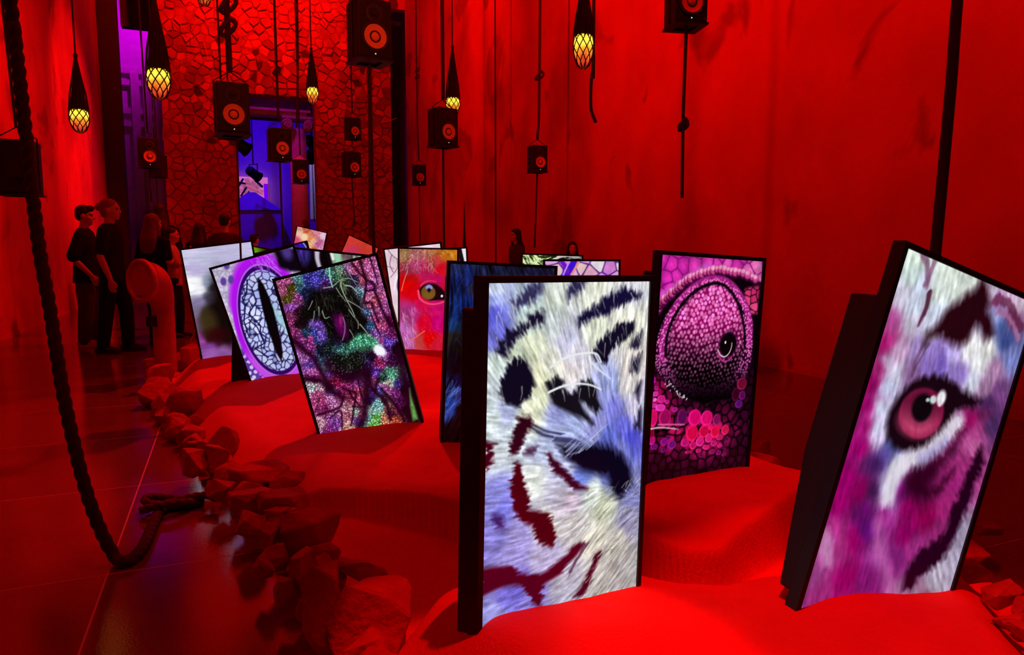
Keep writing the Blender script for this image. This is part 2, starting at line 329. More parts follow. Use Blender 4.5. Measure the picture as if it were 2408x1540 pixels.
M_PROJ = mat('projection', (.3, .1, .2), .8, emit=(.62, .13, .34), es=1.0); M_PROJ2 = mat('projection_violet', (.1, .02, .3), .8, emit=(.16, .0, .75), es=.9); M_GEAR = mat('navy_print', (.01, .012, .05), .8)
pj = empty('projection_screen', ((x0+x1)/2, YB-.35, z0)); tag(pj, 'pink projection screen with dark gear shape in the blue room', 'screen')
W, Hh = x1-x0, z1-z0
MB().box((-W/2, 0, 0), (W/2, .05, Hh)).build('panel', M_PROJ, pj)
MB().box((W/2-.16, -.01, .0), (W/2, 0, Hh*.8)).build('violet_edge', M_PROJ2, pj)
g = MB(); gx, gz = at_y(590, 446, YB-.4).x-pj.location.x, at_y(590, 446, YB-.4).z-z0
g.lathe([(.27, -.03), (.27, 0)], 20, Matrix.Translation((gx, 0, gz)) @ Matrix.Rotation(PI/2, 4, 'X'))
for k in range(9): g.box((.22, 0, -.09), (.47, .03, .09), Matrix.Translation((gx, 0, gz)) @ Matrix.Rotation(k*2*PI/9+.2, 4, 'Y'))
g.build('gear_emblem', M_GEAR, pj)
for (a, b), (c, d), r in (((560, 440), (572, 420), .04), ((566, 462), (580, 440), .04), ((572, 470), (586, 450), .035), ((556, 428), (578, 432), .04), ((600, 424), (618, 440), .05)):
    p = at_y(a, b, YB-.38)-pj.location; q = at_y(c, d, YB-.38)-pj.location; MB().tube([p, q], r, 6).build('drawn_line', M_GEAR, pj)
# steep roofed booth in front of the projection
M_BOOTH = mat('booth_canvas', (.5, .5, .62), .8, .1, 5, var=.1)
b0, b1, b2, b3 = at_y(520, 494, 28.6), at_y(664, 494, 28.6), at_y(583, 452, 28.9), at_y(600, 452, 28.9)
bo = empty('canvas_booth', (b0.x, 28.6, 0)); tag(bo, 'blue-lit canvas booth with pitched roof below the projection', 'booth')
o_ = bo.location
rf = MB().raw([b0-o_, b1-o_, b3-o_+Vector((0, 0, 0)), b2-o_, b0-o_+Vector((0, 1.6, 0)), b1-o_+Vector((0, 1.6, 0)), b3-o_+Vector((0, .6, 0)), b2-o_+Vector((0, .6, 0))], [(0, 1, 2, 3), (1, 5, 6, 2), (5, 4, 7, 6), (4, 0, 3, 7), (3, 2, 6, 7), (0, 4, 5, 1)]).build('roof', M_BOOTH, bo)
MB().box((0.05, .1, 0), (b1.x-b0.x-.05, 1.5, b0.z-.0)).build('wall_canvas', M_BOOTH, bo)
mk = MB().box((b1.x-b0.x-1.9, -.25, b0.z-2.0), (b1.x-b0.x-1.45, .1, b0.z-1.5)).build('monitor_box', M_BLACK); mk.location = o_; tag(mk, 'small black monitor box on the blue booth front', 'box')
# pale falling cloth at the right edge of the opening
x0, x1, z0, z1 = yz(727, 372, 748, 520, 27.0); cm = MB(); v = []; nn = 14
for i in range(nn+1):
    for j in range(25):
        t = i/nn; v.append((x0+(x1-x0)*t+.12*j/24*t, 27.0+.09*math.sin(t*19+j*.05), z1-(z1-z0)*j/24))
fcs = [(i*25+j, (i+1)*25+j, (i+1)*25+j+1, i*25+j+1) for i in range(nn) for j in range(24)]
cl = obj('hanging_cloth', cm.raw(v, fcs).mesh('hanging_cloth', mat('pale_cloth', (.75, .72, .8), .8), True)); sm = cl.modifiers.new('thick', 'SOLIDIFY'); sm.thickness = .02
for q_ in (x0+.05, x1-.05): MB().tube([(q_, 27.0, z1-.05), (q_, 27.0, ZC-.005)], .012, 6).build('hanging_cord', M_CORD, cl)
tag(cl, 'pale blue-lit hanging cloth beside the column in the opening', 'cloth')
spot('cloth_light', (1.6, 25.2, 7.6), tuple(at_y(737, 430, 27.0)), 420, 26, color=(.5, .5, 1.0), blend=.8)
# stage lamps hanging inside the opening
def stage_lamp(px, py, Y, s, rz, label, grp=None):
    t = empty('stage_lamp', at_y(px, py, Y), rz)
    MB().lathe([(.10*s, -.2*s), (.13*s, -.15*s), (.13*s, .12*s), (.16*s, .2*s)], 16, Matrix.Rotation(PI/2+.5, 4, 'X')).build('housing', M_BLACK, t, True)
    MB().tube([(-.17*s, 0, 0), (-.17*s, 0, .25*s), (.17*s, 0, .25*s), (.17*s, 0, 0)], .015*s, 6).build('yoke', M_BLACK, t)
    MB().tube([(0, 0, .25*s), (0, 0, ZC-.005-t.location.z)], .018*s, 6).build('stem', M_BLACK, t)
    tag(t, label, 'lamp', grp)
stage_lamp(596, 408, 27.5, 1.3, 2.2, 'black stage lamp hanging in front of the pink projection')
stage_lamp(731, 335, 25.0, 1.3, 2.6, 'black stage lamp hanging at the right edge of the opening')
stage_lamp(734, 362, 25.6, 1.5, 3.4, 'lower black stage lamp directly above the pale hanging cloth')
stage_lamp(563, 340, 23.8, 1.5, 2.0, 'black stage lamp at the left edge of the opening')

# ---------------------------------------------------------------- sand island
LB = [(.62, .75), (.34, 1.35), (.30, 1.8), (.26, 2.3), (.18, 2.75), (.11, 3.15), (-.03, 3.75), (-.18, 4.3), (-.42, 5.3), (-.52, 6.1), (-.55, 7.2), (-.30, 8.3), (.0, 9.5), (.35, 11), (.62, 13), (.95, 15.2)]
RB = [(2.0, .75), (2.12, 1.1), (2.42, 1.45), (2.62, 1.8), (2.72, 2.4), (2.80, 3.0), (2.95, 3.8), (3.15, 5.0), (3.35, 7.0), (3.3, 9.5), (3.0, 12), (2.5, 15.2)]
def bound(B, y):
    for (a, b), (c, d) in zip(B, B[1:]):
        if b <= y <= d: return a+(c-a)*(y-b)/(d-b)
    return B[0][0] if y < B[0][1] else B[-1][0]
def lerp_table(T, x):
    if x <= T[0][0]: return T[0][1]
    for (a, b), (c, d) in zip(T, T[1:]):
        if x <= c: return b+(d-b)*(x-a)/(c-a)
    return T[-1][1]
def sstep(a, b, x): t = max(0., min(1., (x-a)/(b-a))); return t*t*(3-2*t)
MOUND = [(1.55, 1.5, .26, .05), (.62, 1.45, .30, .10), (.95, 1.55, .28, .05), (1.7, 1.25, .34, .02), (2.1, 1.35, .22, -.03), (1.9, 2.45, .45, .07), (.5, 4.1, .4, -.04), (1.0, 4.0, .4, .03), (.3, 5.5, .5, .07), (.7, 5.6, .4, .08), (0, 6.9, .5, .08), (1.9, 7.0, .7, .03), (1.35, 3.6, .4, -.03), (2.7, 5.0, .5, .02), (1.5, 13.8, 1.2, .38), (.8, 8.5, .5, .08), (.45, 10, .6, .08)]
def sand_h(x, y):
    l = bound(LB, y); r = bound(RB, y)
    e = min(x-l, r-x); k = sstep(-.02, .32, e)
    v = mnoise.noise(Vector((x*1.1, y*1.1, 3)))*.05+mnoise.noise(Vector((x*3, y*3, 7)))*.014+mnoise.noise(Vector((x*11, y*11, 1)))*.004
    h = .155+v
    for mx, my, s, a in MOUND: h += a*math.exp(-((x-mx)**2+(y-my)**2)/(s*s))
    # a trench runs across between the near mound and the plateau behind, wide on the left and narrow on the right
    nz = mnoise.noise(Vector((x*5, 2, 9)))*.035+mnoise.noise(Vector((x*17, 5, 9)))*.012
    near = lerp_table([(.2, 1.85), (.45, 1.92), (.7, 2.04), (1.2, 1.93), (1.43, 1.74), (1.6, 1.69), (1.9, 1.74), (2.3, 1.8)], x)+nz
    back = lerp_table([(.1, 3.3), (.3, 3.22), (.5, 3.1), (.7, 2.86), (.9, 2.6), (1.2, 2.2), (1.43, 1.93), (1.55, 1.87), (1.8, 1.98), (2.2, 2.14), (2.6, 2.2)], x)-nz*.8
    t = sstep(near-.06, near+.10, y)*(1-sstep(back-.03, back+.015, y)); h -= .19*t
    h += .03*sstep(back-.02, back+.03, y)*(1-sstep(back+.05, back+.5, y))*sstep(.3, .6, x)
    # terrace step left of the elephant screen
    return max(.012, h*k-.03*(1-k))
v = []; f = []; idx = {}
ysteps = []; y = .75
while y < 15.2: ysteps.append(y); y += .012 if 1.6 < y < 3.3 else .022 if y < 3.2 else (.035 if y < 7 else .09)
NX = 150
for j, y in enumerate(ysteps):
    l = bound(LB, y)-.02; r = bound(RB, y)+.02
    for i in range(NX+1): x = l+(r-l)*i/NX; v.append((x, y, sand_h(x, y)))
for j in range(len(ysteps)-1):
    for i in range(NX): a = j*(NX+1)+i; f.append((a, a+1, a+NX+2, a+NX+1))
n0 = len(v); per = [j*(NX+1) for j in range(len(ysteps))]; per2 = [j*(NX+1)+NX for j in range(len(ysteps))]
for a in per+per2: v.append((v[a][0], v[a][1], 0))
L_ = len(ysteps)
for j in range(L_-1): f.append((per[j], per[j+1], n0+j+1, n0+j)); f.append((per2[j+1], per2[j], n0+L_+j, n0+L_+j+1))
sand = MB().raw(v, f).build('sand_island', M_SAND, None, True); tag(sand, 'long raised bed of smooth red sand edged with rocks', 'sand', kind='stuff')

# ---------------------------------------------------------------- pictures on the screens
# Every panel is a fine grid of vertices; its picture is computed here with numpy and stored as a colour attribute.
# Picture units: x runs 0..1 across the monitor, y runs downwards in the same unit (0..1.774).
class Pic:
    def __init__(self, nx, seed, y1=1.774):
        self.nx = nx; self.ny = int(nx*y1); self.rng = np.random.default_rng(seed); self.seed = seed
        x = np.linspace(0, 1, self.nx); y = np.linspace(0, y1, self.ny); self.y1 = y1
        self.X, self.Y = np.meshgrid(x, y); self.c = np.zeros((self.ny, self.nx, 3)); self.x = x; self.y = y
        self.dx = self.dy = 0.; self.warp = 0.; self.grow = 0.
    def noise(self, fx, fy, s=0, X=None, Y=None):
        X = self.X if X is None else X; Y = self.Y if Y is None else Y
        t = np.random.default_rng(self.seed*31+s).random((128, 128))
        a = X*fx+500.3; b = Y*fy+500.7; i = np.floor(a).astype(int); j = np.floor(b).astype(int)
        u = a-i; v = b-j; u = u*u*(3-2*u); v = v*v*(3-2*v)
        g = lambda p, q: t[q % 128, p % 128]
        return (g(i, j)*(1-u)+g(i+1, j)*u)*(1-v)+(g(i, j+1)*(1-u)+g(i+1, j+1)*u)*v
    def fbm(self, f, s=0, o=4):
        return sum(self.noise(f*2**k, f*2**k, s+k)*.5**k for k in range(o))/(2-.5**(o-1))
    def blend(self, pts, vals, p=2.2, eps=4e-4):
        n = np.zeros(self.X.shape+(vals.shape[1],)); d = np.zeros(self.X.shape)
        wx = self.X+self.warp*(self.fbm(9, 91)-.5)*2; wy = self.Y+self.warp*(self.fbm(9, 95)-.5)*2
        for (a, b), c in zip(pts, vals):
            w = ((wx-a)**2+(wy-b)**2+eps)**-p
            n += w[..., None]*c; d += w
        return n/d[..., None]
    def anchors(self, *lists, p=2.2, eps=4e-4, warp=.03):
        a = np.array([t for l in lists for t in l], float); self.warp = warp
        self.c = self.blend(a[:, :2], a[:, 2:5], p, eps)
    def flow(self, lst):
        a = np.array(lst, float); f = self.blend(a[:, :2], a[:, 2:4], 1.6)
        f /= np.linalg.norm(f, axis=2, keepdims=True)+1e-9; self.fx, self.fy = f[..., 0], f[..., 1]
    def streak(self, length, fine, s=0):
        t = np.random.default_rng(self.seed*77+s).random((self.ny//fine+2, self.nx//fine+2))
        o = np.zeros(self.X.shape); n = 15; px, py = self.X.copy(), self.Y.copy()
        for k in range(n):
            f = (k/(n-1)-.5)*length
            i = np.clip(((self.X+self.fx*f)*(self.nx-1)/fine), 0, t.shape[1]-1.001); j = np.clip(((self.Y+self.fy*f)*(self.nx-1)/fine), 0, t.shape[0]-1.001)
            a = i.astype(int); b = j.astype(int); u = i-a; v = j-b
            a1 = np.minimum(a+1, t.shape[1]-1); b1 = np.minimum(b+1, t.shape[0]-1)
            o += (t[b, a]*(1-u)+t[b, a1]*u)*(1-v)+(t[b1, a]*(1-u)+t[b1, a1]*u)*v
        o = o/n; return (o-o.mean())/(o.std()+1e-9)
    def fur(self, length, amp, s=0, fine=2):
        k = self.streak(length*.7, fine, s)*amp; self.dx = self.fx*k; self.dy = self.fy*k
    def nofur(self): self.dx = self.dy = 0.
    def put(self, a, col):
        a = np.clip(a, 0, 1)[..., None]; self.c = self.c*(1-a)+np.array(col, float)*a
    def _sd(self, P, X, Y):
        P = np.array(P, float); d = np.full(X.shape, 1e9); ins = np.zeros(X.shape, bool)
        for k in range(len(P)):
            (ax, ay), (bx, by) = P[k-1], P[k]; ex, ey = bx-ax, by-ay
            t = np.clip(((X-ax)*ex+(Y-ay)*ey)/(ex*ex+ey*ey+1e-12), 0, 1)
            d = np.minimum(d, (X-ax-t*ex)**2+(Y-ay-t*ey)**2)
            c = ((ay > Y) != (by > Y)) & (X < ex*(Y-ay)/(ey if abs(ey) > 1e-9 else 1e-9)+ax); ins ^= c
        return np.where(ins, -1, 1)*np.sqrt(d)
    def poly(self, P, col, soft=.01, a=1., grow=0.):
        sd = self._sd(P, self.X+self.dx, self.Y+self.dy)-grow-self.grow; self.put(a*np.clip(.5-sd/(2*soft), 0, 1), col)
    def ell(self, cx, cy, rx, ry, col, soft=.12, rot=0, a=1.):
        X = self.X+self.dx-cx; Y = self.Y+self.dy-cy; c, s = math.cos(rot), math.sin(rot)
        r = np.sqrt(((X*c+Y*s)/rx)**2+((-X*s+Y*c)/ry)**2); self.put(a*np.clip((1-r)/soft+.5, 0, 1), col); return r
    def line(self, P, w, col, w1=None, soft=None, a=1., n=4):
        P = smooth_line(P, n) if len(P) > 2 and n > 1 else P
        w1 = w if w1 is None else w1; soft = soft or max(1.0/self.nx, .35*max(w, w1)); m = max(w, w1)+soft*2+.02*(np.ndim(self.dx) > 0)
        xs = [p[0] for p in P]; ys = [p[1] for p in P]
        i0, i1 = np.searchsorted(self.x, [min(xs)-m, max(xs)+m]); j0, j1 = np.searchsorted(self.y, [min(ys)-m, max(ys)+m])
        if i1 <= i0 or j1 <= j0: return
        sl = (slice(j0, j1), slice(i0, i1)); X = self.X[sl]; Y = self.Y[sl]
        if np.ndim(self.dx): X = X+self.dx[sl]; Y = Y+self.dy[sl]
        A = np.zeros(X.shape); n = len(P)-1
        for k in range(n):
            (ax, ay), (bx, by) = P[k][:2], P[k+1][:2]; ex, ey = bx-ax, by-ay
            t = np.clip(((X-ax)*ex+(Y-ay)*ey)/(ex*ex+ey*ey+1e-12), 0, 1)
            d = np.hypot(X-ax-t*ex, Y-ay-t*ey); hw = .5*(w+(w1-w)*(k+t)/n)
            A = np.maximum(A, np.clip((hw-d)/soft+.5, 0, 1))
        A = (A*a)[..., None]; self.c[sl] = self.c[sl]*(1-A)+np.array(col, float)*A
    def hairs(self, n, box, d, ln, w, cols, a=.8, bend=.3):
        for k in range(n):
            x = self.rng.uniform(box[0], box[2]); y = self.rng.uniform(box[1], box[3]); an = math.atan2(d[1], d[0])+self.rng.normal(0, bend); l = ln*self.rng.uniform(.5, 1.3)
            a2 = an+self.rng.normal(0, bend)
            self.line([(x, y), (x+l*.5*math.cos(an), y+l*.5*math.sin(an)), (x+l*.5*(math.cos(an)+math.cos(a2)), y+l*.5*(math.sin(an)+math.sin(a2)))], w, cols[self.rng.integers(len(cols))], w1=w*.4, a=a*self.rng.uniform(.5, 1), n=1)
    def cells(self, S):                      # distances to the nearest and second nearest seed, index of the nearest
        d1 = np.full(self.X.shape, 1e9); d2 = d1.copy(); ix = np.zeros(self.X.shape, int); h = 2.2*math.sqrt(self.y1/max(len(S), 1))
        S = np.asarray(S); order = np.argsort(S[:, 1])
        for j0 in range(0, self.ny, 24):
            ys = self.y[j0:j0+24]; cand = [k for k in order if ys[0]-h*1.5 < S[k, 1] < ys[-1]+h*1.5]
            for i0 in range(0, self.nx, 24):
                xs = self.x[i0:i0+24]; cc = [k for k in cand if xs[0]-h*1.5 < S[k, 0] < xs[-1]+h*1.5]
                if len(cc) < 2: continue
                q = S[cc]; sl = (slice(j0, j0+24), slice(i0, i0+24)); X = self.X[sl]+(self.dx[sl] if np.ndim(self.dx) else 0); Y = self.Y[sl]+(self.dy[sl] if np.ndim(self.dy) else 0)
                D = np.hypot(X[..., None]-q[:, 0], Y[..., None]-q[:, 1]); o = np.argpartition(D, 1, axis=2)
                a = np.take_along_axis(D, o[..., :2], 2); d1[sl] = a.min(2); d2[sl] = a.max(2); ix[sl] = np.array(cc)[D.argmin(2)]
        return d1, d2, ix
    def hexseeds(self, sp, jit=.3):
        r = []; j = 0; y = -sp
        while y < self.y1+sp:
            x = -sp+(j % 2)*sp*.5
            while x < 1+sp: r.append((x+self.rng.normal(0, jit*sp), y+self.rng.normal(0, jit*sp))); x += sp
            y += sp*.87; j += 1
        return np.array(r)
    def inside(self, P, soft=.01): return np.clip(.5-self._sd(P, self.X+self.dx, self.Y+self.dy)/(2*soft), 0, 1)
    def mul(self, m): self.c = self.c*m[..., None]

def smooth_line(P, n=4):
    P = [tuple(p[:2]) for p in P]; Q = [P[0]]+P+[P[-1]]; o = []
    for i in range(1, len(Q)-2):
        p0, p1, p2, p3 = Q[i-1], Q[i], Q[i+1], Q[i+2]
        for k in range(n):
            t = k/n
            o.append(tuple(.5*(2*p1[c]+(p2[c]-p0[c])*t+(2*p0[c]-5*p1[c]+4*p2[c]-p3[c])*t*t+(3*p1[c]-p0[c]-3*p2[c]+p3[c])*t**3) for c in (0, 1)))
    o.append(P[-1]); return o

def pic_tiger():
    p = Pic(236, 3)
    p.anchors([(0.036,0.035,190,200,225),(0.039,0.154,85,85,195),(0.062,0.224,105,105,200),(0.037,0.086,145,155,220),(0.209,0.054,165,180,200),(0.257,0.162,185,205,200),(0.372,0.093,205,212,202),(0.376,0.203,195,202,205),(0.477,0.283,190,190,215),(0.505,0.342,205,200,215),(0.623,0.099,215,217,202),(0.757,0.082,215,217,212),(0.898,0.064,205,205,212),(0.850,0.224,235,235,215),(0.630,0.234,215,220,200),(0.262,0.307,220,225,195),(0.173,0.337,200,212,185),(0.313,0.421,225,225,192),(0.044,0.362,210,225,220),(0.046,0.467,205,217,222),(0.359,0.388,220,220,205),(0.483,0.417,218,208,208),(0.292,0.511,220,225,192),(0.113,0.564,165,172,215),(0.049,0.591,210,222,222),(0.249,0.599,225,228,200),(0.416,0.601,158,163,225),(0.519,0.652,165,177,225),(0.652,0.690,148,148,215),(0.759,0.622,128,128,222),(0.752,0.500,150,160,215),(0.867,0.511,218,212,210),(0.890,0.410,222,212,205),(0.933,0.622,205,198,220),(0.850,0.716,105,105,215),(0.913,0.788,78,78,205),(0.739,0.763,90,100,190),(0.161,0.679,205,218,227),(0.396,0.713,172,182,222),(0.074,0.738,208,217,225),(0.325,0.759,182,192,222),(0.476,0.842,188,195,235),(0.282,0.885,218,222,217),(0.430,0.951,190,185,205),(0.509,1.006,195,178,195),(0.669,1.018,207,217,207),(0.728,1.092,207,212,185),(0.929,1.047,120,120,178),(0.908,1.194,150,145,180),(0.582,0.900,112,132,220),(0.058,0.935,138,138,220),(0.102,0.981,118,118,215),(0.061,1.082,138,133,220),(0.220,1.139,160,150,215),(0.175,1.185,160,150,220),(0.342,1.247,188,178,217),(0.361,1.094,203,198,192),(0.540,1.134,203,198,198),(0.679,1.227,207,202,187),(0.825,1.305,192,187,177),(0.922,1.438,165,160,160),(0.745,1.413,182,177,172),(0.473,1.381,182,177,195),(0.300,1.413,130,120,205),(0.135,1.384,118,108,210),(0.091,1.409,150,150,215),(0.180,1.339,108,98,200),(0.843,0.841,120,125,205),(0.982,0.691,190,185,222),(0.701,0.575,150,155,222),(0.595,0.603,175,180,215),(0.525,0.791,150,160,220),(0.775,0.913,90,100,190)])
    p.flow([(0.100,0.087,0.55,0.83),(0.373,0.130,0.42,0.9),(0.760,0.141,-0.08,1),(0.913,0.309,-0.1,1),(0.151,0.353,0.62,0.78),(0.314,0.458,0.5,0.85),(0.482,0.398,0.3,0.95),(0.072,0.648,1,0.18),(0.396,0.713,1,0.25),(0.867,0.511,-0.12,1),(0.758,0.602,0.35,0.93),(0.884,0.805,0.2,1),(0.170,0.995,1,0.08),(0.405,0.947,1,0.12),(0.363,1.133,1,-0.12),(0.678,1.206,0.8,-0.6),(0.181,1.378,1,-0.08),(0.834,1.459,0.8,-0.6),(0.054,0.789,1,0.1)])
    s1 = p.streak(.05, 2, 1); s2 = p.streak(.10, 3, 2); s3 = p.streak(.04, 1, 3)
    p.mul(1+.045*s1+.065*s2); p.c += 5*s3[..., None]*np.array([.6, .7, 1.])
    p.fur(.06, .0085, 7, 2); p.grow = .007
    D1 = (20, 14, 40); D2 = (14, 8, 28); M = (74, 0, 14)
    p.poly([(0.290,0.028),(0.247,0.047),(0.187,0.080),(0.134,0.105),(0.159,0.134),(0.231,0.110),(0.273,0.077),(0.298,0.052)], (34, 28, 70), .018, .9)
    p.poly([(0.314,0.156),(0.251,0.169),(0.191,0.210),(0.126,0.231),(0.074,0.276),(0.061,0.313),(0.111,0.323),(0.139,0.280),(0.186,0.234),(0.253,0.208),(0.309,0.196)], D1, .014)
    p.poly([(0.177,0.350),(0.130,0.380),(0.108,0.427),(0.091,0.478),(0.122,0.518),(0.177,0.529),(0.225,0.512),(0.255,0.461),(0.241,0.404),(0.208,0.362)], D2, .012, 1., .008)
    p.poly([(0.480,0.025),(0.448,0.060),(0.460,0.110),(0.489,0.081),(0.537,0.066),(0.559,0.030)], (30, 24, 66), .016, .92)
    p.poly([(0.799,0.065),(0.725,0.090),(0.668,0.126),(0.583,0.155),(0.528,0.189),(0.523,0.215),(0.606,0.185),(0.692,0.164),(0.766,0.145),(0.849,0.115),(0.935,0.092),(0.878,0.077)], (18, 12, 50), .014)
    p.poly([(0.890,0.212),(0.801,0.233),(0.719,0.262),(0.663,0.307),(0.618,0.352),(0.637,0.385),(0.704,0.398),(0.739,0.344),(0.790,0.309),(0.844,0.290),(0.893,0.254)], (16, 10, 34), .012)
    for P in ([(0.954,0.274),(0.899,0.293),(0.874,0.336),(0.942,0.341)], [(0.953,0.381),(0.894,0.410),(0.881,0.460),(0.941,0.448)], [(0.962,0.512),(0.923,0.554),(0.946,0.597)], [(0.970,0.651),(0.930,0.727),(0.977,0.751)]): p.poly(P, D1, .016, .92)
    p.poly([(0.345,0.469),(0.403,0.449),(0.441,0.466),(0.426,0.503),(0.481,0.525),(0.530,0.530),(0.542,0.483),(0.613,0.474),(0.651,0.516),(0.653,0.559),(0.686,0.617),(0.664,0.634),(0.603,0.581),(0.538,0.557),(0.569,0.609),(0.637,0.677),(0.578,0.642),(0.470,0.597),(0.381,0.545)], (18, 14, 24), .012)
    p.poly([(0.247,0.600),(0.197,0.604),(0.171,0.635),(0.156,0.663),(0.152,0.732),(0.201,0.720),(0.224,0.673),(0.267,0.643)], (46, 4, 20), .012)
    for l, w in (([(0.274,0.639),(0.352,0.676),(0.447,0.702)], .012), ([(0.407,0.720),(0.490,0.735),(0.561,0.759)], .022), ([(0.268,0.649),(0.327,0.687),(0.393,0.707)], .012)): p.line(l, w, (40, 35, 80), a=.75)
    p.poly([(0.427,0.752),(0.510,0.771),(0.655,0.784),(0.762,0.809),(0.843,0.862),(0.903,0.929),(0.915,0.990),(0.885,1.037),(0.847,1.070),(0.798,1.037),(0.771,0.975),(0.761,0.939),(0.692,0.922),(0.587,0.889),(0.528,0.851),(0.463,0.801)], (7, 4, 24), .022)
    p.poly([(0.364,0.779),(0.382,0.819),(0.397,0.856),(0.446,0.886),(0.496,0.927),(0.533,0.967),(0.620,0.982),(0.561,0.959),(0.510,0.919),(0.466,0.873),(0.409,0.821)], (58, 4, 26), .010)
    p.poly([(0.179,0.790),(0.159,0.847),(0.154,0.907),(0.175,0.977),(0.215,1.042),(0.280,1.078),(0.308,1.137),(0.349,1.184),(0.404,1.211),(0.420,1.179),(0.390,1.102),(0.371,1.061),(0.317,1.037),(0.265,1.022),(0.251,0.957),(0.230,0.911),(0.212,0.852),(0.198,0.804)], M, .010)
    p.poly([(0.161,0.692),(0.153,0.746),(0.175,0.744),(0.208,0.709)], (50, 2, 22), .012)
    p.poly([(0.297,0.738),(0.256,0.742),(0.222,0.757),(0.269,0.763)], (60, 20, 50), .012, .85)
    p.poly([(0.058,0.998),(0.080,1.053),(0.117,1.059),(0.097,1.012)], (48, 20, 84), .014, .9)
    p.poly([(0.002,1.223),(0.097,1.234),(0.158,1.246),(0.210,1.292),(0.275,1.316),(0.328,1.333),(0.381,1.326),(0.435,1.303),(0.504,1.279),(0.545,1.245),(0.607,1.243),(0.561,1.283),(0.505,1.313),(0.465,1.350),(0.383,1.366),(0.336,1.380),(0.352,1.412),(0.341,1.468),(0.311,1.457),(0.277,1.396),(0.224,1.344),(0.173,1.324),(0.099,1.319),(0.004,1.332)], (78, 0, 26), .010)
    p.poly([(0.721,1.311),(0.689,1.323),(0.669,1.364),(0.640,1.403),(0.613,1.447),(0.567,1.488),(0.615,1.493),(0.652,1.449),(0.672,1.401),(0.708,1.366)], (66, 4, 26), .010)
    p.line([(0.622,1.250),(0.584,1.294),(0.542,1.337),(0.512,1.376)], .024, (70, 30, 60), w1=.012, a=.75)
    p.poly([(0.013,0.675),(0.048,0.690),(0.037,0.722),(0.043,0.772),(0.016,0.792)], (70, 0, 20), .010)
    p.nofur()
    p.mul(1+.03*s1+.015*s3)
    W = (232, 236, 240)
    p.line([(0.362,0.395),(0.433,0.364),(0.515,0.349),(0.606,0.347),(0.651,0.359),(0.678,0.396)], .011, W, w1=.009)
    p.line([(0.356,0.504),(0.438,0.485),(0.528,0.482),(0.614,0.496),(0.685,0.524)], .011, W, w1=.007)
    p.line([(0.616,0.392),(0.677,0.437),(0.746,0.478)], .013, (215, 225, 245), w1=.006)
    p.line([(0.632,0.353),(0.691,0.427),(0.730,0.463)], .009, (205, 215, 240), w1=.005)
    p.hairs(26, [(0.447,0.743),(0.632,0.824)][0]+[(0.447,0.743),(0.632,0.824)][1], (.85, -.5), .13, .006, [(200, 205, 230), (150, 160, 210)], .7, .15)
    p.hairs(130, [(0.613,0.986),(0.989,1.523)][0]+[(0.613,0.986),(0.989,1.523)][1], (.8, -.6), .05, .008, [(228, 228, 222), (110, 100, 100), (200, 205, 190)], .5, .3)
    p.hairs(150, [(0.025,0.018),(0.987,0.522)][0]+[(0.025,0.018),(0.987,0.522)][1], (.3, .95), .07, .008, [(238, 240, 232), (225, 232, 222)], .5, .22)
    return p

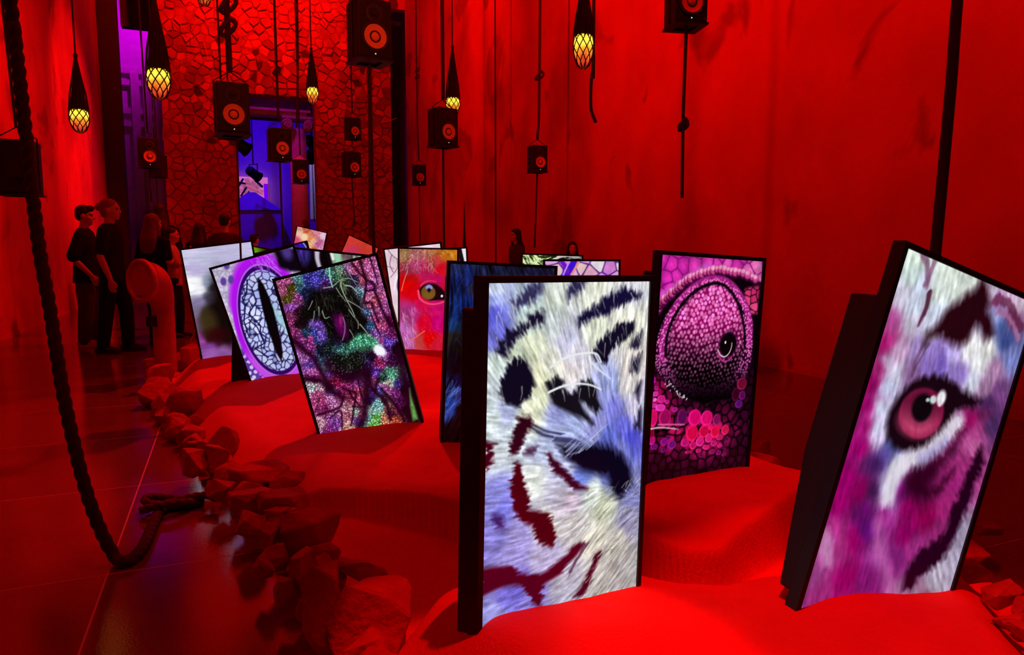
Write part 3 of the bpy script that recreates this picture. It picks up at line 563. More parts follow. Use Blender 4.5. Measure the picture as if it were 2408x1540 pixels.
def pic_pink_eye():
    p = Pic(210, 5)
    p.anchors([(0.086,0.042,215,230,215),(0.097,0.128,205,225,220),(0.086,0.221,200,195,215),(0.173,0.147,190,200,225),(0.305,0.053,220,232,220),(0.370,0.101,222,232,222),(0.298,0.159,215,225,220),(0.454,0.027,205,215,205),(0.164,0.246,195,205,225),(0.320,0.251,195,205,225),(0.321,0.336,200,205,225),(0.172,0.346,200,195,215),(0.065,0.369,170,70,140),(0.056,0.467,150,10,90),(0.077,0.438,160,40,110),(0.157,0.471,195,160,195),(0.106,0.549,200,185,215),(0.056,0.586,150,20,95),(0.171,0.587,205,205,225),(0.055,0.663,140,0,85),(0.149,0.653,185,195,225),(0.056,0.764,140,0,90),(0.141,0.775,200,205,230),(0.081,0.866,150,10,100),(0.160,0.861,195,205,230),(0.278,0.439,155,130,190),(0.379,0.431,150,120,200),(0.446,0.463,120,90,190),(0.360,0.510,130,100,180),(0.281,0.566,130,90,140),(0.512,0.409,180,165,220),(0.622,0.368,228,228,228),(0.715,0.408,228,232,232),(0.749,0.336,228,228,222),(0.598,0.482,140,110,190),(0.708,0.499,205,210,228),(0.809,0.514,165,120,160),(0.848,0.407,165,120,160),(0.923,0.336,115,125,190),(0.840,0.260,55,70,135),(0.792,0.196,65,85,148),(0.711,0.166,150,160,210),(0.695,0.088,150,90,150),(0.849,0.128,120,60,100),(0.812,0.048,200,170,200),(0.858,0.041,190,170,190),(0.661,0.054,190,180,200),(0.858,0.580,60,30,80),(0.901,0.505,110,60,120),(0.858,0.645,100,30,80),(0.785,0.674,150,10,90),(0.940,0.679,70,40,90)],
      [(0.087,0.951,150,0,100),(0.174,0.878,205,190,225),(0.053,1.111,148,0,98),(0.167,1.151,130,0,80),(0.214,1.018,60,20,80),(0.237,1.138,60,20,70),(0.265,0.977,90,70,150),(0.289,0.909,60,70,130),(0.356,1.009,225,230,235),(0.349,1.098,195,190,230),(0.376,1.163,180,130,190),(0.442,1.113,110,10,100),(0.508,1.056,50,0,35),(0.522,1.175,130,0,80),(0.660,1.203,130,0,70),(0.372,1.239,150,40,130),(0.284,1.317,80,10,98),(0.240,1.249,90,10,90),(0.053,1.233,150,0,98),(0.060,1.353,160,40,120),(0.072,1.443,185,100,165),(0.148,1.431,165,40,120),(0.214,1.390,150,0,95),(0.052,1.599,150,60,130),(0.113,1.652,160,40,120),(0.245,1.572,145,0,90),(0.380,1.554,130,20,110),(0.409,1.455,150,60,140),(0.252,1.696,145,10,95),(0.453,1.672,140,20,115),(0.566,1.303,135,0,90),(0.532,1.437,135,30,120),(0.764,1.008,150,30,110),(0.812,0.899,150,40,110),(0.843,0.794,185,90,150),(0.837,0.735,170,60,130),(0.772,1.138,150,30,105),(0.781,1.268,130,30,95),(0.634,1.357,150,40,120),(0.861,1.455,175,165,185),(0.924,1.379,165,155,180),(0.870,1.521,170,160,180),(0.933,1.244,150,140,165),(0.651,1.615,150,90,135),(0.839,1.625,100,10,45),(0.671,1.665,180,140,170),(0.586,1.675,160,110,150)], eps=1.6e-3, warp=.02)
    p.flow([(.2, .2, .1, 1), (.8, .2, .25, 1), (.1, .9, .1, 1), (.9, .9, .75, .5), (.5, 1.4, .15, 1), (.9, 1.5, .5, .7)])
    s1 = p.streak(.09, 2, 1); s2 = p.streak(.05, 3, 2); n = p.fbm(9, 4)
    p.mul(1+.03*s1+.035*s2+.16*(n-.5))
    p.fur(.08, .006, 5, 3)
    p.poly([(0.560,0.017),(0.610,0.056),(0.647,0.108),(0.646,0.159),(0.715,0.197),(0.744,0.241),(0.701,0.287),(0.666,0.255),(0.606,0.227),(0.587,0.264),(0.581,0.316),(0.525,0.355),(0.452,0.353),(0.384,0.340),(0.317,0.367),(0.299,0.409),(0.299,0.366),(0.351,0.303),(0.382,0.233),(0.432,0.182),(0.479,0.125),(0.529,0.092)], (38, 4, 14), .03, 1., .008)
    p.line([(0.119,0.020),(0.168,0.065),(0.198,0.128),(0.190,0.157)], .045, (120, 70, 105), w1=.03, a=.75)
    p.line([(0.208,0.028),(0.200,0.091),(0.202,0.145)], .03, (135, 85, 115), w1=.02, a=.7)
    p.line([(0.233,0.178),(0.241,0.248),(0.231,0.306),(0.226,0.355)], .034, (74, 24, 48), w1=.012, a=.9)
    p.line([(0.289,0.424),(0.276,0.494),(0.278,0.561)], .02, (96, 60, 90), a=.6)
    p.line([(0.329,0.395),(0.302,0.475),(0.284,0.535)], .016, (90, 55, 96), a=.6)
    p.line([(0.735,0.134),(0.823,0.136),(0.893,0.181),(0.943,0.226)], .035, (165, 105, 150), a=.8)
    p.line([(0.693,0.082),(0.774,0.072),(0.838,0.105),(0.934,0.163)], .05, (90, 28, 60), a=.75)
    p.poly([(0.423,0.532),(0.347,0.559),(0.269,0.617),(0.225,0.692),(0.203,0.762),(0.209,0.833),(0.243,0.888),(0.308,0.920),(0.382,0.924),(0.450,0.908),(0.536,0.871),(0.604,0.799),(0.639,0.706),(0.653,0.653),(0.762,0.624),(0.816,0.585),(0.736,0.564),(0.642,0.554),(0.547,0.529),(0.483,0.523)], (22, 4, 14), .022)
    cx, cy = [(0.417,0.726)][0]; k = 0.000599
    p.nofur()
    kx = 0.000846
    p.ell(cx, cy, 180*kx, 205*k, (132, 22, 66), .12, -.12)
    p.ell(cx-8*k, cy+70*k, 150*kx, 125*k, (186, 62, 104), .8, -.1)
    p.ell(cx-15*k, cy-55*k, 120*kx, 130*k, (60, 8, 34), .9, -.1, .8)
    p.ell(cx-12*k, cy-42*k, 80*kx, 112*k, (12, 4, 10), .3, -.1)
    for a, b, r, s, c in ((798, 1240, 36, 62, (235, 235, 240)), (735, 1248, 26, 34, (200, 215, 215)), (690, 1245, 16, 16, (170, 190, 190)), (810, 1290, 16, 30, (225, 215, 225))):
        x, y = [(0.417,0.726)][0]; x += (a-700)*kx*.95+(b-1372)*k*-.30; y += (b-1372)*k*.95-(a-700)*kx*.3; p.ell(x, y, r*kx, s*k, c, .6, -.1)
    p.fur(.05, .006, 9)
    p.line([(0.680,0.717),(0.615,0.815),(0.561,0.882),(0.495,0.930),(0.419,0.960),(0.385,1.006),(0.358,1.068),(0.359,1.153)], .10, (214, 208, 222), w1=.085, soft=.05, a=.95)
    p.line([(0.646,0.822),(0.574,0.892),(0.511,0.935)], .05, (130, 120, 200), soft=.05, a=.5)
    p.poly([(0.744,0.742),(0.664,0.864),(0.583,0.935),(0.490,0.992),(0.455,1.047),(0.471,1.107),(0.540,1.133),(0.622,1.135),(0.686,1.068),(0.613,1.049),(0.672,0.947),(0.724,0.851)], (46, 0, 26), .045, .95)
    p.poly([(0.758,0.930),(0.698,1.007),(0.657,1.086),(0.695,1.066),(0.756,0.989)], (40, 0, 20), .03, .9)
    p.fur(.04, .008, 11, 3)
    p.poly([(0.905,0.801),(0.870,0.921),(0.866,1.022),(0.834,1.147),(0.847,1.245),(0.800,1.312),(0.687,1.375),(0.659,1.438),(0.641,1.505),(0.654,1.569),(0.714,1.571),(0.720,1.498),(0.785,1.453),(0.865,1.375),(0.899,1.276),(0.909,1.188),(0.929,1.077),(0.934,0.956),(0.956,0.871)], (34, 0, 24), .022, 1., .010)
    p.line([(0.345,1.288),(0.384,1.364),(0.434,1.432),(0.503,1.505),(0.563,1.594),(0.596,1.700)], .06, (182, 92, 162), soft=.06, a=.75)
    p.line([(0.038,1.387),(0.060,1.445),(0.101,1.518)], .05, (205, 150, 195), soft=.05, a=.7)
    p.line([(0.729,1.585),(0.825,1.593),(0.948,1.591)], .05, (150, 130, 150), soft=.04, a=.7)
    p.nofur()
    g = p._sd([(-1, -1), (2, -1), (2, 3), (-1, 3)], p.X, p.Y)
    p.mul(1+.03*s2)
    return p

def pic_chameleon():
    p = Pic(180, 7); k = 0.000531; k6 = 0.000551; rng = p.rng
    p.c[:] = (10, 1, 9)
    up = p.inside([(-0.039,-0.002),(1.036,-0.014),(1.012,0.178),(0.903,0.161),(0.824,0.131),(0.691,0.121),(0.574,0.105),(0.462,0.115),(0.362,0.145),(0.264,0.179),(0.169,0.233),(0.077,0.296),(-0.010,0.393)], .01)
    S = p.hexseeds(.105, .22); d1, d2, ix = p.cells(S); v = rng.random(len(S))
    ed = np.clip((d2-d1)/.016, 0, 1)
    cellc = np.stack([200+35*v[ix], 35+90*v[ix]*p.X, 160+25*v[ix]], 2)*(.75+.35*np.clip(1-d1/.07, 0, 1))[..., None]
    col = cellc*ed[..., None]+np.array([120, 10, 110])*(1-ed[..., None])
    p.c = p.c*(1-up[..., None])+col*up[..., None]
    p.line([(0.013,0.298),(0.150,0.234),(0.263,0.169),(0.366,0.114),(0.458,0.079)], .045, (205, 90, 200), soft=.03, a=.7)
    p.line([(0.005,0.353),(0.107,0.265),(0.212,0.201)], .02, (110, 10, 110), a=.8)
    rt = p.inside([(0.835,0.228),(0.984,0.201),(0.977,0.410),(0.886,0.411),(0.793,0.315)], .012)
    S3 = p.hexseeds(.065, .25); e1, e2, ex = p.cells(S3); v3 = rng.random(len(S3)); ed3 = np.clip((e2-e1)/.014, 0, 1)
    col = np.stack([170+60*v3[ex], 20+50*v3[ex], 80+50*v3[ex]], 2)*ed3[..., None]; p.c = p.c*(1-rt[..., None])+col*rt[..., None]
    # beaded brow
    rim = smooth_line([(0.003,0.393),(0.042,0.337),(0.103,0.291),(0.176,0.238),(0.257,0.184),(0.355,0.145),(0.462,0.115),(0.573,0.099),(0.682,0.111),(0.800,0.116),(0.932,0.154)], 3)
    for i, q in enumerate(rim):
        r = (62+10*math.sin(i*2.1))*k; p.ell(q[0], q[1]+.012, r, r, (70, 4, 54), .3); p.ell(q[0], q[1], r*.92, r*.86, (196, 64, 130), .35)
        p.ell(q[0]-.1*r, q[1]-.35*r, r*.62, r*.45, (238, 170, 205), .7, 0, .85)
    dome = [(0.002,0.755),(-0.000,0.649),(0.035,0.538),(0.089,0.422),(0.177,0.319),(0.296,0.234),(0.433,0.173),(0.523,0.159),(0.624,0.171),(0.754,0.230),(0.862,0.335),(0.937,0.465),(0.956,0.630),(0.952,0.796),(0.847,1.015),(0.561,1.084),(0.273,0.990),(0.097,0.880)]
    m = p.inside(dome, .008); p.put(m, (36, 0, 30))
    ring = [(0.084,0.726),(0.067,0.614),(0.091,0.518),(0.140,0.411),(0.223,0.313),(0.330,0.233),(0.455,0.182),(0.567,0.176),(0.670,0.201),(0.773,0.273),(0.859,0.373),(0.910,0.493),(0.918,0.630)]
    p.line(ring, .062, (150, 26, 118), soft=.012)
    p.line([(0.108,0.706),(0.104,0.594),(0.128,0.502),(0.173,0.421),(0.251,0.327),(0.365,0.247),(0.492,0.204),(0.584,0.204),(0.667,0.238),(0.756,0.321),(0.820,0.428),(0.863,0.547),(0.875,0.657)], .026, (14, 0, 12), soft=.010)
    inner = p.inside([(0.123,0.727),(0.124,0.594),(0.154,0.497),(0.206,0.415),(0.278,0.332),(0.380,0.257),(0.494,0.217),(0.578,0.217),(0.654,0.249),(0.742,0.327),(0.806,0.434),(0.848,0.548),(0.851,0.712),(0.760,0.901),(0.476,0.946),(0.230,0.884)], .012)
    cx, cy = [(0.467,0.443)][0]; gy = np.clip((p.Y-cy)/.42, -1, 1); q = np.hypot((p.X-cx)/.36, (p.Y-cy)/.5)
    br = np.clip(1.1-.15*q-np.clip(gy, 0, 1)*1.15, .04, 1)
    p.c = p.c*(1-inner[..., None])+(np.stack([150*br, 8*br, 92*br], 2))*inner[..., None]
    S2 = p.hexseeds(.036, .14); S2[:, 1] += .05*np.sin(S2[:, 0]*5); f1, f2, fx = p.cells(S2); sz = .0095+.005*rng.random(len(S2))
    db = np.clip(1.12-np.clip(gy, 0, 1)*.75, .12, 1.1)*(.75+.4*rng.random(len(S2)))[fx]
    dot = np.clip((sz[fx]*np.clip(1.15-.35*np.clip(gy, 0, 1), .3, 1.2)-f1)/.006+.5, 0, 1)*inner
    p.c = p.c*(1-dot[..., None])+np.clip(np.stack([238*db, 118*db, 190*db], 2), 0, 255)*dot[..., None]
    S4 = p.hexseeds(.021, .25); h1, h2, hx = p.cells(S4); cov = m*(1-inner); dm = np.clip((.0075-h1)/.005+.5, 0, 1)*cov*(rng.random(len(S4)) < .8)[hx]
    tone = np.clip(1.2-np.clip((p.Y-.62)/.35, 0, 1)*.85, .2, 1.1)
    p.c = p.c*(1-dm[..., None])+np.stack([222*tone, 105*tone, 180*tone], 2)*dm[..., None]
    p.line([(0.108,0.706),(0.104,0.594),(0.128,0.502),(0.173,0.421),(0.251,0.327),(0.365,0.247),(0.492,0.204),(0.584,0.204),(0.667,0.238),(0.756,0.321),(0.820,0.428),(0.863,0.547),(0.875,0.657)], .022, (14, 0, 12), soft=.010)
    # body scales below and beside the eye
    y0 = [(0.365,1.075)][0][1]; S5 = p.hexseeds(.075, .24); k1, k2, kx5 = p.cells(S5); v5 = rng.random(len(S5)); e5 = np.clip((k2-k1)/.016-.1, 0, 1)
    a0 = [(0.500,1.277),(0.052,1.059)]; tone5 = np.exp(-((p.X-a0[0][0])/.34)**2-((p.Y-a0[0][1])/.17)**2)+.8*np.exp(-((p.X-a0[1][0])/.18)**2-((p.Y-a0[1][1])/.24)**2)+.16
    reg = np.clip((p.Y-y0-.05*np.sin(p.X*7))/.03, 0, 1)*(1-m*.0); reg = np.maximum(reg, (1-m)*np.clip((p.Y-.75)/.1, 0, 1)); shade = np.clip(tone5, 0, 1)*(.55+.6*v5[kx5])*(.7+.4*np.clip(1-k1/.05, 0, 1))
    colr = np.stack([205*shade, 16*shade, (92+40*(1-np.clip(tone5, 0, 1)))*shade], 2)*e5[..., None]; p.c = p.c*(1-reg[..., None])+colr*reg[..., None]
    low = (1-reg)*np.clip((p.Y-[(0.484,0.820)][0][1])/.2, 0, 1)*m; p.mul(1-.93*low)
    ex_, ey_ = [(0.702,0.634)][0]
    p.ell(ex_, ey_, 165*k, 190*k, (60, 4, 50), .4, .35); p.ell(ex_, ey_, 118*0.000704, 160*k, (9, 2, 6), .12, .3)
    p.line([(0.601,0.671),(0.630,0.709),(0.675,0.723),(0.716,0.699),(0.737,0.656),(0.739,0.623)], .010, (240, 200, 210), w1=.006)
    p.line([(0.608,0.708),(0.656,0.752),(0.707,0.753),(0.748,0.721)], .014, (190, 40, 140), w1=.008)
    p.ell(ex_-55*k, ey_-30*k, 15*k, 18*k, (250, 245, 250), .4)
    for a, b, rx, ry, c in [(108,840,50,108,(205,10,90)),(255,840,72,105,(150,8,80)),(480,835,60,100,(84,8,70)),(650,840,80,102,(212,4,100)),(815,848,76,96,(212,10,100)),(955,870,50,72,(124,14,76)),(615,1050,76,96,(205,6,66)),(780,1030,66,72,(190,6,60)),(935,1030,60,78,(214,10,62)),(1080,1010,50,62,(190,20,70)),(520,1175,50,45,(176,14,104)),(630,1210,42,50,(180,16,92)),(728,1160,52,62,(208,26,112)),(848,1120,46,56,(206,24,104)),(1000,1110,42,38,(182,20,88)),(920,1190,42,38,(180,20,96)),(810,1240,45,30,(196,24,104)),(1005,1225,32,22,(180,24,96)),(710,1285,35,28,(170,18,92)),(575,1300,48,22,(156,16,76)),(900,1305,42,32,(130,12,80)),(990,1325,32,30,(120,10,80)),(1065,1350,28,25,(110,10,70)),(740,1350,30,28,(90,8,60)),(90,1130,42,52,(176,10,110)),(120,1215,42,36,(110,10,100)),(250,1155,46,46,(128,8,108)),(350,1195,52,52,(110,14,104)),(240,1265,30,25,(90,8,90)),(300,1100,30,26,(90,6,80)),(110,350,28,36,(180,12,150)),(150,450,28,25,(160,12,110)),(135,530,32,32,(214,40,150)),(210,595,46,46,(196,24,120)),(285,625,30,25,(176,20,120)),(85,610,28,46,(206,30,140)),(130,605,18,20,(230,110,180)),(110,685,46,26,(206,40,150)),(200,705,58,42,(216,40,150)),(385,730,38,28,(150,20,110)),(1310,370,66,76,(104,8,44)),(1225,520,50,82,(54,0,26)),(1320,530,45,56,(84,10,74)),(1270,650,48,50,(76,14,96)),(80,1040,40,60,(120,4,40)),(1100,1140,26,24,(70,8,56)),(1070,1250,30,24,(60,8,50))]:
        x0, y0 = [(-0.007,1.075)][0]; x1, y1 = [(0.785,1.116)][0]; x2, y2 = [(0.022,1.405)][0]
        s, t = (a-60)/1100, (b-735)/615; x, y = x0+(x1-x0)*s+(x2-x0)*t, y0+(y1-y0)*s+(y2-y0)*t
        rx = rx*0.000731/k6; p.ell(x, y, rx*k6*1.06, ry*k6*1.06, tuple(min(255, v*1.35+14) for v in c), .14); p.ell(x+.1*rx*k6, y-.06*ry*k6, rx*k6*.88, ry*k6*.9, c, .25)
    p.line([(0.001,1.208),(0.099,1.204),(0.188,1.213),(0.273,1.226)], .012, (235, 200, 215), w1=.006, a=.9)
    p.line([(0.083,1.182),(0.193,1.188),(0.327,1.196)], .009, (235, 110, 180), a=.85)
    for i in range(34):
        x, y = [(0.132,0.891),(0.324,1.018)][0], [(0.132,0.891),(0.324,1.018)][1]; t = rng.random(); e = rng.normal(0, .012, 2)
        p.ell(x[0]+(y[0]-x[0])*t+e[0], x[1]+(y[1]-x[1])*t+e[1], .0042, .005, (210, 190, 205), .6)
    p.mul(.93+.14*p.noise(60, 60, 9))
    return p
def pic_elephant():
    p = Pic(210, 11); k = 0.000599; rng = p.rng
    p.anchors([(0.082,0.057,190,80,140),(0.041,0.138,170,80,120),(0.133,0.131,75,65,15),(0.081,0.209,80,70,20),(0.236,0.066,90,150,160),(0.209,0.138,70,120,140),(0.298,0.082,50,50,140),(0.382,0.103,70,60,190),(0.446,0.089,60,60,150),(0.455,0.164,90,40,130),(0.527,0.080,70,120,110),(0.576,0.122,50,90,70),(0.639,0.047,80,110,100),(0.614,0.181,30,50,30),(0.700,0.045,190,120,190),(0.766,0.091,205,90,140),(0.749,0.197,30,20,60),(0.809,0.200,205,90,120),(0.814,0.049,190,80,120),(0.910,0.097,215,100,170),(0.940,0.276,220,110,190),(0.868,0.294,190,80,170),(0.808,0.377,205,100,150),(0.864,0.440,200,80,110),(0.934,0.520,200,90,180),(0.817,0.478,190,90,130),(0.836,0.587,205,80,150),(0.850,0.671,215,80,140),(0.884,0.817,90,50,180),(0.966,0.652,90,10,60),(0.928,0.766,120,30,100),(0.758,0.339,110,150,170),(0.778,0.510,90,110,170),(0.771,0.645,60,120,190),(0.797,0.732,150,90,190),(0.665,0.389,10,12,10),(0.596,0.310,12,15,12),(0.467,0.338,8,8,8),(0.362,0.281,12,14,14),(0.285,0.231,20,25,70),(0.243,0.189,30,40,100),(0.154,0.227,150,60,130),(0.079,0.300,150,70,180),(0.060,0.387,130,40,90),(0.124,0.373,60,15,40),(0.116,0.463,35,8,18),(0.038,0.504,130,40,100),(0.209,0.395,15,15,12),(0.241,0.495,60,30,100),(0.281,0.524,120,50,180),(0.284,0.599,130,90,220),(0.242,0.576,60,70,160),(0.137,0.561,30,60,90),(0.083,0.578,150,50,130),(0.162,0.642,170,50,130),(0.230,0.659,40,60,120),(0.366,0.589,5,3,6),(0.500,0.501,110,10,80),(0.515,0.535,140,15,110),(0.458,0.632,70,0,70),(0.410,0.539,8,2,8),(0.573,0.612,12,8,12),(0.703,0.584,14,14,12),(0.640,0.766,90,190,140),(0.697,0.781,80,180,130),(0.761,0.816,215,240,235),(0.556,0.781,50,110,90),(0.584,0.461,8,10,8),(0.507,0.410,6,6,6),(0.358,0.402,8,8,8),(0.362,0.496,6,4,6),(0.662,0.511,10,12,10),(0.509,0.688,6,3,8)],
      [(0.112,0.643,120,40,110),(0.177,0.705,140,50,130),(0.231,0.739,20,30,60),(0.341,0.735,15,30,40),(0.477,0.816,50,120,110),(0.393,0.775,40,50,110),(0.399,0.867,12,25,25),(0.527,0.868,15,25,20),(0.650,0.770,80,180,130),(0.721,0.815,40,90,70),(0.790,0.891,235,235,245),(0.763,0.826,200,230,225),(0.812,0.949,190,100,190),(0.822,0.796,190,80,170),(0.877,0.829,100,60,190),(0.857,0.902,80,30,120),(0.959,0.929,20,5,15),(0.874,1.005,60,10,60),(0.635,0.962,60,30,130),(0.746,1.004,150,30,90),(0.703,0.927,40,5,40),(0.558,0.987,25,10,20),(0.453,1.019,40,5,25),(0.370,0.971,20,5,12),(0.061,0.779,180,100,190),(0.103,0.855,110,60,170),(0.112,0.935,200,90,180),(0.161,0.988,190,70,150),(0.106,0.999,90,10,60),(0.221,0.866,70,110,150),(0.225,0.919,90,130,150),(0.278,0.979,130,60,180),(0.292,1.068,150,20,70),(0.229,1.130,60,5,25),(0.387,1.139,130,30,90),(0.519,1.128,150,60,150),(0.514,1.239,170,60,90),(0.392,1.239,150,40,80),(0.310,1.185,120,20,70),(0.675,1.077,100,50,180),(0.642,1.174,150,60,110),(0.592,1.260,80,40,130),(0.563,1.318,30,15,70),(0.841,1.128,90,170,140),(0.757,1.151,40,70,60),(0.863,1.166,100,170,140),(0.876,1.236,70,50,150),(0.755,1.256,190,90,170),(0.786,1.212,190,190,170),(0.851,1.328,120,30,110),(0.857,1.429,80,10,70),(0.674,1.268,80,80,170),(0.920,1.313,10,4,8),(0.901,1.508,8,6,6),(0.060,1.072,190,190,200),(0.133,1.085,200,160,180),(0.093,1.160,190,70,130),(0.230,1.150,110,70,160),(0.216,1.245,200,120,180),(0.285,1.231,180,70,140),(0.118,1.299,150,40,110),(0.105,1.229,180,60,120),(0.211,1.357,190,110,170),(0.173,1.446,150,70,180),(0.084,1.489,130,40,120),(0.038,1.443,190,130,150),(0.319,1.339,205,130,150),(0.310,1.416,200,110,140),(0.302,1.514,230,160,150),(0.397,1.406,160,190,170),(0.430,1.448,170,60,130),(0.391,1.498,90,50,140),(0.461,1.337,190,80,120),(0.642,1.385,130,200,200),(0.565,1.431,150,210,190),(0.573,1.520,110,200,90),(0.494,1.499,120,190,190),(0.510,1.583,130,200,90),(0.448,1.573,110,190,170),(0.660,1.557,230,130,100),(0.727,1.428,150,100,90),(0.765,1.505,110,30,60),(0.758,1.576,180,70,50),(0.700,1.361,70,50,60)], p=2.8, eps=2.5e-4, warp=.018)
    p.poly([(0.278,0.192),(0.384,0.201),(0.504,0.207),(0.607,0.228),(0.722,0.294),(0.745,0.385),(0.741,0.532),(0.747,0.688),(0.758,0.784),(0.637,0.709),(0.569,0.735),(0.479,0.730),(0.370,0.683),(0.324,0.609),(0.314,0.514),(0.263,0.458),(0.153,0.503),(0.106,0.479),(0.121,0.384),(0.209,0.309)], (8, 8, 8), .05, .88)
    p.poly([(0.271,0.710),(0.414,0.813),(0.559,0.753),(0.600,0.835),(0.688,0.865),(0.687,0.936),(0.608,1.014),(0.473,1.063),(0.360,1.007),(0.294,0.924),(0.233,0.824)], (13, 18, 18), .06, .8)
    p.line([(0.549,0.786),(0.627,0.747),(0.702,0.763),(0.756,0.815)], .07, (88, 200, 150), soft=.05)
    p.line([(0.386,0.779),(0.452,0.816),(0.528,0.817),(0.584,0.799)], .05, (60, 140, 120), soft=.05, a=.8)
    p.line([(0.239,0.501),(0.287,0.525),(0.297,0.596),(0.277,0.646)], .07, (124, 80, 205), soft=.06, a=.85)
    # skin: wrinkled network of fine dark lines and bright grains
    S = p.hexseeds(.019, .32); d1, d2, ix = p.cells(S); net = np.clip((d2-d1)/.009, 0, 1); v = rng.random(len(S))[ix]
    S2 = p.hexseeds(.034, .35); e1, e2, ex = p.cells(S2); net2 = np.clip((e2-e1)/.010, 0, 1)
    w3 = p.hexseeds(.12, .3); g1, g2, gx = p.cells(w3); net3 = np.clip((g2-g1)/.012, 0, 1)
    p.mul((.55+.58*net)*(.82+.3*v)*(.72+.34*net2)*(.55+.5*net3))
    gr = np.clip((.0065-d1)/.004+.3, 0, 1)*(v > .55); lum = p.c.mean(2); tint = p.c/(lum[..., None]+12)
    p.c += (gr*np.clip(lum*.9+3, 0, 80))[..., None]*(.5+.5*tint)
    K = (34, 0, 22)
    for l, w in (([(0.756,0.040),(0.796,0.136),(0.840,0.220),(0.816,0.305),(0.770,0.416),(0.834,0.439),(0.838,0.514),(0.850,0.628)], .022), ([(0.841,0.038),(0.844,0.203),(0.908,0.280),(0.898,0.351),(0.913,0.484),(0.940,0.633),(0.970,0.702)], .032), ([(0.813,0.317),(0.858,0.328),(0.897,0.320)], .016), ([(0.804,0.548),(0.816,0.662),(0.835,0.748)], .016), ([(0.937,0.020),(0.942,0.154),(0.942,0.289)], .014), ([(0.682,0.088),(0.723,0.160),(0.748,0.264)], .012),
                 ([(0.017,0.976),(0.091,1.008),(0.159,1.039),(0.230,1.150),(0.315,1.239)], .055), ([(0.321,1.240),(0.274,1.314),(0.178,1.335),(0.074,1.340),(0.029,1.341)], .022), ([(0.339,1.153),(0.398,1.195),(0.451,1.235),(0.402,1.341),(0.364,1.431),(0.320,1.519)], .020), ([(0.600,1.090),(0.570,1.188),(0.539,1.278),(0.473,1.460),(0.401,1.554)], .075), ([(0.617,1.075),(0.612,1.166),(0.634,1.271),(0.689,1.332),(0.715,1.425),(0.706,1.556)], .040), ([(0.700,1.149),(0.665,1.206),(0.642,1.266)], .03), ([(0.705,1.250),(0.749,1.348),(0.810,1.483),(0.836,1.604)], .032), ([(0.013,0.591),(0.077,0.699),(0.148,0.808),(0.185,0.948),(0.207,1.052),(0.225,1.123)], .055), ([(0.265,0.891),(0.325,0.995),(0.439,1.071),(0.567,1.072),(0.627,1.038)], .095), ([(0.397,1.175),(0.404,1.242),(0.456,1.356)], .014), ([(0.510,1.113),(0.499,1.202),(0.501,1.334)], .014), ([(0.975,0.966),(0.953,1.190),(0.940,1.385),(0.898,1.614)], .11), ([(0.147,1.399),(0.262,1.357),(0.228,1.527)], .016), ([(0.382,1.343),(0.453,1.368),(0.502,1.375)], .016)):
        p.line(l, w, K, soft=w*.7, a=.88)
    p.poly([(0.972,1.314),(0.964,1.391),(0.970,1.493),(0.971,1.620),(0.921,1.627),(0.932,1.489)], (120, 200, 90), .012); q = (p.inside([(0.972,1.314),(0.964,1.391),(0.970,1.493),(0.971,1.620),(0.921,1.627),(0.932,1.489)], .01)); p.mul(1-.45*q*(1-net))
    p.ell(*[(0.489,0.584)][0], 85*k, 190*k, (92, 2, 84), .9, -.18, .9)
    p.ell(*[(0.505,0.526)][0], 30*k, 90*k, (168, 18, 112), 1., .35, .8)
    p.line([(0.533,0.503),(0.532,0.571),(0.506,0.650),(0.467,0.711)], .011, (124, 92, 122))
    p.ell(*[(0.789,0.894)][0], .065, .045, (244, 244, 250), .5, .85)
    Wh = (150, 160, 142)
    for l, w, c in (([(0.535,0.021),(0.514,0.137),(0.516,0.212)], .013, (150, 222, 212)), ([(0.428,0.197),(0.517,0.202),(0.593,0.169),(0.679,0.164),(0.765,0.225)], .009, Wh), ([(0.547,0.224),(0.569,0.297),(0.601,0.370)], .008, Wh), ([(0.608,0.179),(0.595,0.237),(0.613,0.358),(0.635,0.455),(0.646,0.526)], .010, (176, 184, 166)), ([(0.623,0.366),(0.695,0.434),(0.749,0.503)], .008, Wh), ([(0.638,0.223),(0.692,0.249),(0.738,0.322)], .012, (170, 190, 180)), ([(0.697,0.098),(0.725,0.197),(0.755,0.284)], .008, (120, 140, 160)), ([(0.606,0.448),(0.634,0.523),(0.660,0.585),(0.644,0.643)], .009, Wh), ([(0.672,0.607),(0.703,0.671),(0.740,0.761)], .009, (170, 170, 150)), ([(0.293,0.288),(0.265,0.323),(0.231,0.357)], .007, Wh), ([(0.335,0.354),(0.327,0.394),(0.313,0.434)], .008, Wh), ([(0.358,0.402),(0.363,0.471),(0.405,0.470)], .010, Wh), ([(0.284,0.383),(0.252,0.455),(0.184,0.524)], .007, Wh), ([(0.561,0.634),(0.574,0.674),(0.582,0.732)], .007, Wh)):
        p.line(l, w, c, w1=w*.6)
    b = [(0.314,0.238),(0.695,0.613)]; p.hairs(70, b[0]+b[1], (.25, 1), .07, .006, [(70, 76, 58), (100, 104, 84), (54, 58, 44)], .7, .5)
    b = [(0.583,0.033),(0.640,0.260)]; p.hairs(40, b[0]+b[1], (.5, .9), .06, .007, [(120, 150, 110), (170, 190, 150)], .7, .5)
    for i in range(150):
        x0, x1 = [(0.276,0.738),(0.644,1.023)]; p.ell(rng.uniform(x0[0], x1[0]), rng.uniform(x0[1], x1[1]), .0035, .004, (130, 150, 110), .8, 0, .7)
    return p

